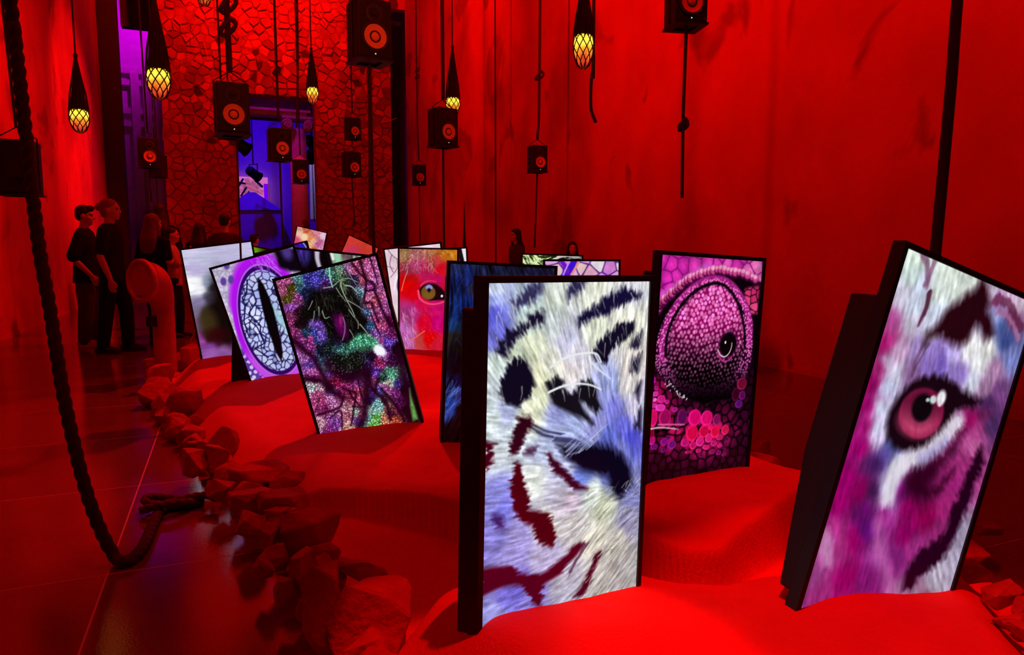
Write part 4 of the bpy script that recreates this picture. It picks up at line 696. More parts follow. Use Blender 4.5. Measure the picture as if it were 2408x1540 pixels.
def pic_gecko():
    p = Pic(150, 13); k = 0.001196; rng = p.rng
    p.c[:] = (208, 198, 228)
    S = p.hexseeds(.055, .25); d1, d2, ix = p.cells(S); v = rng.random(len(S))[ix]; ed = np.clip((d2-d1)/.02, 0, 1)
    p.mul((.82+.18*ed)*(.86+.2*v))
    c0 = [(0.429,0.781)][0]; rot = math.atan2(225, 1020)
    c, s = math.cos(-rot+.27), math.sin(-rot+.27)
    def R(cx, cy, ra, rb, t):
        X = p.X-cx; Y = p.Y-cy; u = X*math.cos(t)+Y*math.sin(t); w = -X*math.sin(t)+Y*math.cos(t); return np.sqrt((u/rb)**2+(w/ra)**2), np.arctan2(w/ra, u/rb)
    ax = [(0.517,0.172),(0.399,1.423)]; cx, cy = (ax[0][0]+ax[1][0])/2, (ax[0][1]+ax[1][1])/2
    t = math.atan2(-(ax[1][0]-ax[0][0]), ax[1][1]-ax[0][1]); ra = math.hypot(ax[1][0]-ax[0][0], ax[1][1]-ax[0][1])/2; rb = 292*0.001144
    r, an = R(cx, cy, ra, rb, t)
    p.put(np.clip((p.Y-[(0.127,0.839)][0][1])/.25, 0, 1)*np.clip(1.2-p.X*.2, 0, 1)*.78, (62, 22, 140))
    spot = np.clip((.024-d1)/.006+.4, 0, 1)*np.clip((p.Y-.95)/.2, 0, 1)*(v > .25); p.put(spot, (206, 200, 236))
    p.put(np.clip((1.42-r)/.1, 0, 1)*np.clip((p.X+.5*(.9-p.Y)-.18)/.1, 0, 1), (176, 60, 226))
    p.put(np.clip((1.30-r)/.06, 0, 1), (178, 16, 236)); p.put(np.clip((1.17-r)/.04, 0, 1)*.8, (150, 30, 210)); p.put(np.clip((1.12-r)/.03, 0, 1), (204, 110, 236))
    lo = np.clip((p.Y-1.0)/.2, 0, 1); p.put(np.clip((1.27-r)/.05, 0, 1)*np.clip((r-1.08)/.03, 0, 1)*lo*.8, (196, 92, 222))
    p.put(np.clip((1.085-r)/.02, 0, 1), (44, 6, 96))
    inn = np.clip((1.0-r)/.02, 0, 1)
    S2 = p.hexseeds(.075, .42); e1, e2, ex = p.cells(S2); v2 = rng.random(len(S2))[ex]; ln = np.clip((e2-e1)/.014-.15, 0, 1)
    base = np.stack([164+30*v2, 176+25*v2, 236+0*v2], 2); gl = np.exp(-(((p.X-[(0.291,0.767)][0][0])/.12)**2+((p.Y-[(0.291,0.767)][0][1])/.2)**2)); base += gl[..., None]*45
    gr = np.exp(-((p.X-cx-.11-(p.Y-cy)*.27)/.05)**2)*np.clip(1-abs(p.Y-cy)/.45, 0, 1); base = base*(1-gr[..., None]*.8)+np.array([150, 210, 208])*gr[..., None]*.8
    ln = np.maximum(ln, np.clip(gr*1.4, 0, 1)*.9); im = base*ln[..., None]+np.array([22, 18, 72])*(1-ln[..., None])
    p.c = p.c*(1-inn[..., None])+im*inn[..., None]
    for l in ([(0.356,0.253),(0.293,0.406),(0.231,0.436),(0.225,0.559),(0.157,0.711),(0.154,0.898)], [(0.372,0.381),(0.369,0.530),(0.240,0.638),(0.323,0.815),(0.293,0.906),(0.360,0.992)], [(0.218,0.706),(0.283,0.828),(0.298,1.035),(0.173,1.056),(0.288,1.210)]): p.line(l, .016, (20, 14, 70), n=1)
    p.poly([(0.487,0.262),(0.518,0.364),(0.531,0.505),(0.533,0.682),(0.516,0.879),(0.496,1.051),(0.471,1.209),(0.418,1.313),(0.393,1.182),(0.393,0.927),(0.403,0.715),(0.427,0.498),(0.448,0.355)], (4, 3, 8), .008)
    for a in ([(0.087,0.196)][0], [(0.184,0.024)][0], [(0.177,0.199)][0]): p.ell(a[0], a[1], .034, .05, (92, 62, 150), .5, .3)
    bl = [(0.755,0.002),(0.769,0.104),(0.778,0.206),(0.852,0.291),(1.345,0.438),(1.445,0.125)]; p.dx = .02*(p.noise(30, 6, 4)-.5)*2; p.dy = 0*p.X; p.poly(bl, (10, 2, 16), .02); p.nofur()
    p.ell(*[(0.906,0.070)][0], .06, .09, (70, 50, 130), 1.)
    b = [(0.461,0.002),(0.736,0.206)]; p.hairs(50, b[0]+b[1], (.3, 1), .09, .014, [(196, 100, 240), (150, 0, 220), (210, 150, 240)], .6, .2)
    return p

def pic_grey():
    p = Pic(90, 17)
    p.anchors([(0.143,0.040,205,200,230),(0.674,0.111,190,185,220),(0.907,0.058,195,190,225),(0.227,0.168,190,190,220),(0.145,0.331,185,175,215),(0.112,0.513,245,245,250),(0.146,0.624,240,242,250),(0.031,0.547,255,255,255),(0.291,0.540,140,150,175),(0.347,0.596,40,35,40),(0.252,0.759,70,60,85),(0.115,0.796,130,120,160),(0.070,0.930,120,105,140),(0.169,0.983,60,50,35),(0.307,0.946,15,10,5),(0.159,1.160,60,50,20),(0.373,1.198,12,5,5),(0.245,1.296,30,2,5),(0.085,1.147,110,80,120),(0.150,1.338,50,8,15),(0.071,1.348,150,70,160),(0.163,1.449,125,60,150),(0.278,1.423,90,20,70),(0.315,1.527,150,100,170),(0.146,1.543,150,90,170),(0.301,1.610,130,80,150),(0.396,1.384,30,2,5),(0.672,0.766,14,8,8),(0.721,1.138,12,6,8),(0.843,0.432,150,148,180),(0.539,1.533,120,70,140)], eps=2e-3, warp=.015)
    p.dx = .03*(p.fbm(5, 7)-.5); p.dy = p.dx; p.poly([(0.352,0.502),(0.596,0.562),(1.034,0.653),(0.883,1.537),(0.434,1.489),(0.285,1.448),(0.177,1.368),(0.111,1.247),(0.106,1.091),(0.173,0.959),(0.259,0.843),(0.320,0.686)], (14, 8, 7), .09, .95); p.nofur(); p.ell(*[(0.189,1.117)][0], .12, .2, (62, 50, 22), 1., 0, .8); p.ell(*[(0.267,1.300)][0], .16, .10, (46, 3, 8), 1., 0, .8)
    p.flow([(.1, .3, 1, .1), (.9, .3, 1, .05), (.3, 1, 1, -.2), (.5, 1.5, 1, 0)]); p.mul(1+.03*p.streak(.2, 1, 1))
    return p

def pic_monkey():
    p = Pic(130, 19); k = 0.001281
    p.anchors([(0.081,0.104,140,110,60),(0.272,0.100,165,90,100),(0.525,0.071,180,110,80),(0.779,0.091,180,100,20),(0.906,0.064,190,110,20),(0.653,0.220,190,60,60),(0.272,0.290,190,60,120),(0.145,0.356,150,40,70),(0.463,0.375,180,20,80),(0.717,0.345,205,10,30),(0.144,0.610,215,0,0),(0.272,0.735,215,0,20),(0.654,0.499,190,10,80),(0.400,0.925,205,10,70),(0.656,0.985,200,10,100),(0.208,1.057,180,40,120),(0.118,1.124,150,50,110),(0.465,1.246,215,0,40),(0.657,1.242,200,0,110),(0.079,1.383,180,90,170),(0.169,1.511,190,100,180),(0.337,1.573,190,60,60),(0.530,1.504,215,0,0),(0.659,1.567,205,20,50),(0.143,1.707,190,100,170),(0.847,0.725,190,10,40),(0.913,1.108,190,10,80),(0.883,0.405,200,20,20),(0.144,0.508,190,8,12)])
    p.mul(.88+.24*p.fbm(16, 3))
    b = [(0.012,0.017),(0.603,0.373)]; p.hairs(150, b[0]+b[1], (-.1, 1), .10, .012, [(214, 160, 110), (226, 190, 170), (120, 60, 60), (90, 50, 20), (210, 120, 140)], .8, .6)
    b = [(0.525,0.008),(0.970,0.125)]; p.hairs(46, b[0]+b[1], (.8, .5), .08, .012, [(220, 150, 60), (120, 60, 10), (226, 180, 90)], .8, .6)
    b = [(0.028,0.971),(0.272,1.692)]; p.hairs(130, b[0]+b[1], (.35, 1), .12, .010, [(214, 140, 200), (230, 190, 220), (150, 40, 110)], .7, .3)
    b = [(0.310,0.965),(0.775,1.669)]; p.hairs(90, b[0]+b[1], (.6, .8), .07, .009, [(226, 70, 120), (230, 90, 60), (170, 0, 60)], .55, .4)
    p.line([(0.145,0.381),(0.081,0.560),(0.042,0.714)], .012, (214, 140, 120))
    p.line([(0.439,1.376),(0.324,1.456),(0.195,1.537)], .016, (236, 110, 70))
    p.line([(0.374,0.631),(0.425,0.573),(0.514,0.542),(0.642,0.552)], .028, (222, 52, 132), w1=.012)
    p.poly([(0.342,0.689),(0.399,0.621),(0.501,0.580),(0.629,0.591),(0.719,0.650),(0.809,0.751),(0.809,0.847),(0.656,0.860),(0.528,0.869),(0.438,0.837),(0.374,0.778)], (24, 5, 10), .012)
    x, y = [(0.502,0.734)][0]; p.ell(x, y, 96*k, 92*k, (112, 76, 26), .12); p.ell(x, y+30*k, 70*k, 50*k, (130, 92, 34), .9, 0, .6)
    p.ell(x+10*k, y-62*k, 46*k, 40*k, (150, 140, 212), .3); p.poly([(x-24*k, y-40*k), (x+14*k, y-60*k), (x+44*k, y-36*k), (x+8*k, y+6*k)], (14, 6, 10), .01)
    p.line([(0.329,0.709),(0.359,0.836),(0.477,0.911),(0.630,0.923),(0.809,0.869)], .036, (236, 72, 112), w1=.022)
    p.ell(*[(0.735,0.788)][0], .02, .022, (240, 230, 235), .4)
    return p

def pic_blue():
    p = Pic(120, 23)
    p.anchors([(0.045,0.061,40,50,110),(0.102,0.113,30,50,130),(0.074,0.223,16,30,100),(0.159,0.165,24,40,120),(0.057,0.365,20,50,130),(0.169,0.383,16,36,120),(0.118,0.494,18,40,120),(0.077,0.572,24,60,120),(0.167,0.603,30,44,60),(0.070,0.660,40,30,20),(0.128,0.736,24,14,12),(0.174,0.768,40,30,12),(0.133,0.858,24,8,26),(0.138,0.969,20,4,14),(0.153,1.058,24,12,70),(0.057,1.181,60,90,190),(0.050,1.270,50,90,210),(0.036,1.349,60,90,210),(0.148,1.214,40,30,90),(0.175,1.326,22,4,4),(0.135,1.439,26,4,8),(0.196,1.552,18,3,4),(0.050,1.551,24,3,6),(0.321,0.048,30,36,80),(0.273,0.215,40,26,20),(0.358,0.376,14,8,8),(0.412,0.820,10,6,8),(0.490,1.270,12,4,6),(0.275,1.553,16,3,5)])
    p.put(np.exp(-(((p.X-.72)/.10)**2+((p.Y-.15)/.06)**2))*.9, (34, 56, 110))
    p.flow([(.1, .1, .2, 1), (.6, .2, .5, .9), (.1, .6, -.15, 1), (.2, 1.3, -.5, .9), (.8, 1., .2, 1)])
    s = p.streak(.12, 1, 1); s2 = p.streak(.2, 2, 2); p.mul(.62*(1+.28*s+.25*s2))
    b = [(.05, .05), (.4, .7)]; p.hairs(60, b[0]+b[1], (.05, 1), .12, .010, [(40, 56, 120), (8, 10, 50), (34, 60, 124)], .6, .3)
    b = [(.05, 1.05), (.28, 1.35)]; p.hairs(26, b[0]+b[1], (-.5, .9), .12, .012, [(90, 120, 205), (46, 70, 180)], .7, .25)
    return p

def pic_scales():
    p = Pic(110, 29); S = p.hexseeds(.17, .2); d1, d2, ix = p.cells(S); v = p.rng.random(len(S)); ed = np.clip((d2-d1)/.022-.15, 0, 1)
    pal = np.array([(232, 170, 200), (226, 150, 222), (236, 196, 200), (236, 222, 232), (216, 130, 214), (226, 170, 230)])
    c = pal[(v*6).astype(int) % 6][ix]*(.85+.2*p.fbm(14, 3))[..., None]
    d3 = np.clip((.03-abs(d2-d1-.0))/.03, 0, 1)*(p.noise(7, 7, 5) > .72)
    p.c = c*ed[..., None]+np.array([70, 20, 110])*(1-ed[..., None]); p.put(d3, (70, 20, 190))
    p.line([(.42, -.02), (.36, .10), (.30, .2), (.26, .34)], .10, (60, 16, 205)); p.line([(.2, .0), (.27, .08), (.31, .16)], .06, (104, 20, 190)); p.line([(.35, .0), (.27, .16), (.22, .3)], .018, (200, 150, 240)); p.line([(.46, .02), (.41, .12), (.36, .2)], .03, (226, 140, 130))
    return p

def pic_green():
    p = Pic(110, 31); p.flow([(.1, .1, .6, .8), (.5, .1, 1, -.35), (.9, .1, 1, 0), (.3, .6, 1, -.2)])
    s = p.streak(.16, 2, 1)+.5*p.streak(.08, 1, 2); a = np.clip(.5+s*.8, 0, 1); g = np.clip((p.X-.42)/.2, 0, 1)[..., None]
    hi = np.array([222, 240, 176])*(1-g)+np.array([228, 222, 214])*g; lo = np.array([34, 50, 14])*(1-g)+np.array([14, 10, 12])*g
    p.c = hi*a[..., None]+lo*(1-a[..., None]); p.mul(1-.25*np.clip((p.X-.5)/.3, 0, 1)); return p

def pic_pink():
    p = Pic(110, 37); p.c[:] = (232, 206, 220); p.mul(.86+.24*p.fbm(6, 2))
    for l, w in (([(.06, .02), (.12, .12), (.2, .2), (.3, .22)], .012), ([(.12, .12), (.06, .28), (.1, .42)], .012), ([(.2, .2), (.18, .36), (.04, .5)], .01), ([(.3, .04), (.26, .16), (.34, .3)], .01), ([(.0, .3), (.12, .36)], .008)): p.line(l, w, (120, 60, 90))
    p.line([(.30, .40), (.20, .52), (.15, .70), (.20, .86), (.30, .96)], .05, (120, 30, 130)); p.line([(.34, .46), (.26, .58), (.22, .72), (.26, .84)], .02, (70, 10, 90)); p.line([(.24, .40), (.12, .56), (.08, .72)], .03, (240, 236, 244))
    p.put(np.clip((p.X-.3)/.1, 0, 1)*np.clip((p.Y-.4)/.1, 0, 1)*.8, (60, 20, 70)); return p

def pic_zebra():
    p = Pic(90, 41); r = np.hypot(p.X+.15, (p.Y-.35)*.8); a = np.clip(np.sin(r*34+2.2*p.noise(4, 4, 1)-.2)*3+.5, 0, 1); p.c = np.array([238, 226, 240])*a[..., None]+np.array([14, 8, 18])*(1-a[..., None]); return p

def pic_glassy():
    p = Pic(100, 43); p.c[:] = (8, 3, 8); p.ell(.1, .1, .10, .12, (46, 34, 110), 1.)
    p.flow([(.2, .1, .3, 1), (.6, .1, .5, .9), (.9, .1, .3, 1)])
    p.poly([(.46, -.05), (1.05, -.05), (1.05, .5), (.6, .5), (.52, .2)], (118, 124, 116), .03); s = p.streak(.2, 2, 3); p.mul(1+.25*s)
    p.line([(.30, -.02), (.31, .12), (.37, .26), (.45, .36)], .07, (196, 186, 206), w1=.03); p.line([(.44, .0), (.47, .12), (.53, .24)], .05, (8, 8, 10)); p.line([(.55, .02), (.58, .10), (.60, .2)], .09, (150, 205, 170), soft=.06); p.line([(.49, .02), (.52, .1)], .04, (230, 232, 226)); p.line([(.66, .03), (.74, .1), (.8, .3)], .05, (100, 70, 84), soft=.05); return p

def pic_violet():
    p = Pic(80, 47); p.c[:] = (16, 8, 44); p.mul(.5+p.fbm(6, 1)); p.line([(.86, -.02), (.9, .1), (.97, .22)], .07, (52, 20, 220), soft=.06); p.line([(.93, .0), (.98, .12)], .02, (170, 160, 240)); p.line([(.6, .1), (.75, .05), (.86, .1)], .05, (50, 30, 150), soft=.05); p.ell(.5, .3, .2, .1, (60, 40, 130), 1.); return p

def pic_orange():
    p = Pic(80, 53); p.anchors([(.05, .05, 226, 150, 140), (.3, .08, 190, 80, 50), (.6, .1, 210, 120, 140), (.95, .1, 226, 190, 210), (.1, .2, 232, 190, 160), (.3, .3, 240, 210, 170), (.5, .25, 220, 130, 70), (.6, .4, 232, 180, 110), (.8, .4, 180, 90, 140), (.9, .6, 226, 150, 190), (.05, .5, 216, 70, 120), (.25, .6, 226, 110, 130), (.5, .6, 240, 200, 150), (.7, .7, 190, 80, 30), (.5, 1.2, 200, 90, 60)])
    p.hairs(90, (.5, .02, .98, .8), (.3, 1), .14, .018, [(236, 200, 220), (120, 30, 90), (200, 110, 150)], .7, .8); p.hairs(50, (.02, .0, .6, .14), (.2, 1), .1, .018, [(150, 60, 40), (236, 200, 190)], .7, .6); return p

def pic_coral():
    p = Pic(60, 59); p.c[:] = (206, 56, 44); p.mul(.85+.3*p.fbm(5, 1)); p.ell(.3, .45, .2, .2, (190, 50, 90), 1.); return p

def pic_lime():
    p = Pic(60, 61); p.c[:] = (26, 30, 10); p.mul(.6+.8*p.fbm(5, 1)); p.ell(.1, .1, .2, .12, (96, 150, 10), 1.); p.line([(.0, .22), (.3, .2), (.6, .16)], .08, (50, 66, 20), soft=.06); return p


# ---------------------------------------------------------------- screens
SC = {"tiger": {"tl": [0.5841, 1.6234, 1.1384], "yaw": 14.77, "lean": -0.84, "roll": -1.04, "w": 0.62, "hl": 0.886, "hr": 0.956}, "right": {"tl": [1.7799, 1.4284, 1.2296], "yaw": -1.85, "lean": -0.47, "roll": -17.37, "w": 0.62, "hl": 1.099, "hr": 1.003}, "cham": {"tl": [1.6573, 2.4587, 1.2029], "yaw": 6.0, "lean": -0.27, "roll": -3.21, "w": 0.62, "hl": 0.924, "hr": 0.933}, "eleph": {"tl": [0.2524, 4.2492, 1.0408], "yaw": -18.64, "lean": 0.07, "roll": 14.13, "w": 0.62, "hl": 0.952, "hr": 1.015}, "gecko": {"tl": [-0.1027, 5.5411, 1.0773], "yaw": -2.98, "lean": 0.74, "roll": 16.1, "w": 0.62, "hl": 0.864, "hr": 0.976}, "grey": {"tl": [-0.3624, 6.9106, 1.2197], "yaw": 2.37, "lean": 0.14, "roll": 7.57, "w": 0.62, "hl": 0.996, "hr": 1.031}, "monkey": {"tl": [1.6426, 7.0761, 1.2379], "yaw": -22.79, "lean": -1.09, "roll": -1.04, "w": 0.62, "hl": 1.049, "hr": 1.037}, "blue": {"tl": [1.118, 3.6512, 1.1496], "yaw": -8.75, "lean": 0.8, "roll": -2.99, "w": 0.62, "hl": 0.995, "hr": 0.982}, "scales": {"tl": [2.3614, 5.116, 1.1345], "yaw": -21.65, "lean": 1.57, "roll": -0.08, "w": 0.62, "hl": 0.959, "hr": 0.959}, "green": {"tl": [2.7489, 6.4743, 1.1793], "yaw": -21.99, "lean": 0.72, "roll": -1.66, "w": 0.62, "hl": 0.98, "hr": 0.983}, "pink": {"tl": [1.5534, 7.3787, 1.2256], "yaw": -23.43, "lean": -5.51, "roll": 6.41, "w": 0.62, "hl": 0.996, "hr": 1.06}, "zebra": {"tl": [1.8819, 7.5186, 1.2162], "yaw": -22.56, "lean": 1.34, "roll": 2.47, "w": 0.62, "hl": 0.988, "hr": 0.971}, "dark13": {"tl": [0.5184, 5.8654, 1.2321], "yaw": -22.34, "lean": -0.25, "roll": -5.95, "w": 0.62, "hl": 1.0, "hr": 0.969}, "violet": {"tl": [0.3323, 8.6113, 1.1752], "yaw": -22.9, "lean": 1.7, "roll": 13.43, "w": 0.62, "hl": 0.975, "hr": 0.98}, "orange": {"tl": [1.3844, 14.7296, 1.7069], "yaw": -21.91, "lean": 0.14, "roll": -13.25, "w": 0.62, "hl": 1.111, "hr": 1.055}, "coral": {"tl": [2.1747, 13.3333, 1.5081], "yaw": -22.44, "lean": 0.44, "roll": -24.76, "w": 0.62, "hl": 1.072, "hr": 0.996}, "lime": {"tl": [0.3101, 10.0331, 1.2819], "yaw": -23.13, "lean": -1.79, "roll": -10.14, "w": 0.62, "hl": 0.957, "hr": 0.951}}
def srgb(c): c = np.clip(c/255., 0, 1); return np.where(c <= .04045, c/12.92, ((c+.055)/1.055)**2.4)
def screen_mat():
    m = bpy.data.materials.new('lit_screen'); m.use_nodes = True; nt = m.node_tree; nt.nodes.remove(nt.nodes['Principled BSDF']); L = nt.links.new
    at_ = nt.nodes.new('ShaderNodeAttribute'); at_.attribute_name = 'picture'; e = nt.nodes.new('ShaderNodeEmission'); L(at_.outputs['Color'], e.inputs['Color']); e.inputs['Strength'].default_value = 1.0
    gl = nt.nodes.new('ShaderNodeBsdfGlossy'); gl.inputs['Roughness'].default_value = .25; gl.inputs['Color'].default_value = (.025, .025, .025, 1); ad = nt.nodes.new('ShaderNodeAddShader')
    L(e.outputs[0], ad.inputs[0]); L(gl.outputs[0], ad.inputs[1]); L(ad.outputs[0], nt.nodes['Material Output'].inputs['Surface']); m.cycles.emission_sampling = 'NONE'; return m
M_SCREEN = screen_mat()
HT = 1.10; BZ = .017
def monitor(key, pic, label, dep=.06, hx=(0, 0), htop=.085, stake=None, rest_roll=0, name='portrait_monitor'):
    s = SC[key]; ya, le, ro = (math.radians(s[k]) for k in ('yaw', 'lean', 'roll'))
    n = Vector((math.sin(ya)*math.cos(le), -math.cos(ya)*math.cos(le), math.sin(le))); r0 = Vector((math.cos(ya), math.sin(ya), 0)); u0 = n.cross(r0)
    r = r0*math.cos(ro)+u0*math.sin(ro); u = -r0*math.sin(ro)+u0*math.cos(ro); tl = Vector(s['tl']); W = s['w']
    base = tl+r*W/2-u*(s['hl']+s['hr'])/2; M = Matrix(((r.x, -n.x, u.x, base.x), (r.y, -n.y, u.y, base.y), (r.z, -n.z, u.z, base.z), (0, 0, 0, 1)))
    t = empty(name, M=M); bpy.context.view_layer.update(); tag(t, label, 'monitor', 'monitors standing in the sand'); top = (s['hl']+s['hr'])/2; bot = top-HT
    bz = MB()
    for lo, hi in (((-W/2, -.008, top-BZ), (W/2, .035, top)), ((-W/2, -.008, bot), (W/2, .035, bot+BZ)), ((-W/2, -.008, bot+BZ), (-W/2+BZ, .035, top-BZ)), ((W/2-BZ, -.008, bot+BZ), (W/2, .035, top-BZ))): bz.box(lo, hi)
    bz.build('bezel', M_BLACK, t)
    p = pic(); nx, ny = p.nx, p.ny; col = srgb(p.c)
    X = -W/2+BZ*.7+p.X*(W-1.4*BZ); Z = top-(p.Y/1.774)*HT; me = bpy.data.meshes.new('panel'); me.vertices.add(nx*ny)
    co = np.stack([X, np.full_like(X, -.002), Z], 2).reshape(-1, 3); me.vertices.foreach_set('co', co.ravel())
    a = (np.arange(ny-1)[:, None]*nx+np.arange(nx-1)[None]).ravel(); q = np.stack([a+nx, a+nx+1, a+1, a], 1)
    me.loops.add(q.size); me.loops.foreach_set('vertex_index', q.ravel()); me.polygons.add(len(q)); me.polygons.foreach_set('loop_start', np.arange(len(q))*4); me.polygons.foreach_set('loop_total', np.full(len(q), 4))
    me.update(); at_ = me.color_attributes.new('picture', 'FLOAT_COLOR', 'POINT'); at_.data.foreach_set('color', np.concatenate([col.reshape(-1, 3), np.ones((nx*ny, 1))], 1).ravel().astype(np.float32)); me.materials.append(M_SCREEN)
    sc_ = obj('panel', me, t); sc_['label'] = 'lit picture panel'
    hz = [(.035, bot+.05), (.035+dep*(.45 if htop > .1 else 1), bot+.05), (.035+dep, bot+(.45 if htop > .1 else .06)), (.035+dep, top-htop), (.035, top-htop)]
    bevel(MB().raw([(x_, y_, z_) for x_ in (-W/2+.004, W/2-.004) for y_, z_ in hz], [(4, 3, 2, 1, 0), (5, 6, 7, 8, 9)]+[(i_, (i_+1) % 5, 5+(i_+1) % 5, 5+i_) for i_ in range(5)]).build('housing', M_CAB, t), .006)
    st = MB(); 
    st.box((-.10, .036, bot-.10), (.10, .036+dep*.9, bot+.10)); st.build('ground_stake', M_DARKM, t)
    if stake: stake(t, W, top, bot)
    return t
def stake_gecko(t, W, top, bot):                             # the upright post behind the tilted panel
    q = [at(547, 752, 5.3), at(600, 760, 5.3), at(600, 905, 5.3), at(543, 914, 5.3)]; I = t.matrix_world.inverted(); b = [p+Vector((.03, .10, 0)) for p in q]
    MB().raw([I @ p for p in q+b], [(0, 1, 2, 3), (7, 6, 5, 4), (0, 4, 5, 1), (1, 5, 6, 2), (2, 6, 7, 3), (3, 7, 4, 0)]).build('support_post', M_BLACK, t)
def stake_right(t, W, top, bot):
    MB().raw([(-W/2+.005, .0, bot+.03), (-W/2+.10, .0, bot+.03), (-W/2+.03, .01, bot-.10), (-W/2+.005, .045, bot+.03), (-W/2+.10, .045, bot+.03), (-W/2+.03, .03, bot-.10)], [(0, 2, 1), (3, 4, 5), (0, 1, 4, 3), (1, 2, 5, 4), (2, 0, 3, 5)]).build('pointed_foot', M_BLACK, t)
monitor('tiger', pic_tiger, 'large upright monitor showing a sleeping white tiger face, nearest in the middle', .06)
monitor('right', pic_pink_eye, 'tilted monitor at the right showing a tiger face with pink eye', .10, htop=.16, stake=stake_right)
monitor('cham', pic_chameleon, 'monitor showing a magenta chameleon eye beside the white tiger monitor')
monitor('eleph', pic_elephant, 'tilted monitor showing a wrinkled multicoloured skin and hairy dark eye')
monitor('gecko', pic_gecko, 'tilted monitor showing a violet reptile eye with black slit pupil', .09, stake=stake_gecko)
monitor('grey', pic_grey, 'leaning monitor with pale grey-white picture fading to black, leftmost of all')
monitor('monkey', pic_monkey, 'upright monitor showing a brown eye in red skin')
monitor('blue', pic_blue, 'dark monitor with deep blue fur half hidden behind the white tiger monitor')
monitor('scales', pic_scales, 'monitor showing pink and lilac scales with dark outlines behind the tiger monitor')
monitor('green', pic_green, 'monitor showing pale green and black streaks behind the lilac scales monitor')
monitor('pink', pic_pink, 'monitor with whitish pink creased skin behind the red skin monitor')
monitor('zebra', pic_zebra, 'monitor showing black and white zebra stripes, only a corner visible')
monitor('dark13', pic_glassy, 'mostly black monitor with grey-green glints behind the wrinkled skin monitor')
monitor('violet', pic_violet, 'small tilted indigo and black monitor corner behind the violet reptile eye')
monitor('orange', pic_orange, 'far tilted monitor showing orange and pink fur')
monitor('coral', pic_coral, 'far tilted coral red monitor beside the orange fur monitor')
monitor('lime', pic_lime, 'dark olive monitor with lime green corner behind the leftmost monitor')

# ---------------------------------------------------------------- border rocks
def rock_mesh(seed, rx, ry, rz, rough=1, flat=False):
    g = random.Random(seed); bm = bmesh.new()
    for k in range(16):
        d = Vector((g.gauss(0, 1), g.gauss(0, 1), g.gauss(0, 1))).normalized()
        p = 3.4; l = (abs(d.x)**p+abs(d.y)**p+abs(d.z)**p)**(-1/p); s = g.uniform(.86, 1.0); bm.verts.new((d.x*l*s, d.y*l*s, d.z*l*s))
    r = bmesh.ops.convex_hull(bm, input=bm.verts); 
    for gm in set(r['geom_interior']+r['geom_unused']):
        if isinstance(gm, bmesh.types.BMVert) and gm.is_valid: bm.verts.remove(gm)
    bmesh.ops.dissolve_limit(bm, angle_limit=.22, verts=bm.verts, edges=bm.edges)
    bmesh.ops.bevel(bm, geom=bm.edges, offset=.045, segments=1, profile=.6, affect='EDGES')
    bmesh.ops.triangulate(bm, faces=bm.faces); bmesh.ops.subdivide_edges(bm, edges=[e for e in bm.edges if e.calc_length() > .45], cuts=1, use_grid_fill=False)
    bmesh.ops.triangulate(bm, faces=bm.faces)
    for vv in bm.verts:
        n = mnoise.noise(vv.co*1.7+Vector((seed*3.1, 0, 0)))*.10+mnoise.noise(vv.co*5+Vector((0, seed*1.7, 0)))*.035; vv.co *= 1+n*rough
        if flat and vv.co.z > .62-.18*vv.co.y: vv.co.z = .62-.18*vv.co.y+.12*(vv.co.z-.62)
        vv.co.x *= rx; vv.co.y *= ry; vv.co.z *= rz
    me = bpy.data.meshes.new('rock'); bm.to_mesh(me); bm.free(); me.materials.append(M_ROCK); return me
rock_n = [0]
def rock(c, r, rot, label, group):
    rock_n[0] += 1; o = obj('rock', rock_mesh(rock_n[0]*7+3, *r, flat='flat' in label or 'block' in label)); o.location = c; o.rotation_euler = rot; tag(o, label, 'rock', group); return o
DL = [(1540, 2.02), (1440, 2.2), (1380, 2.38), (1300, 2.62), (1250, 2.85), (1200, 3.1), (1150, 3.38), (1100, 3.75), (1040, 4.3), (980, 5.0), (930, 5.6), (880, 6.5), (840, 7.5)]
DR = [(1540, 1.95), (1450, 2.15), (1350, 2.5), (1250, 2.9), (1150, 3.35), (1090, 3.75), (1050, 4.1)]
def dlook(T, y):
    for (a, b), (c, d) in zip(T, T[1:]):
        if c <= y <= a: return b+(d-b)*(a-y)/(a-c)
    return T[0][1] if y > T[0][0] else T[-1][1]
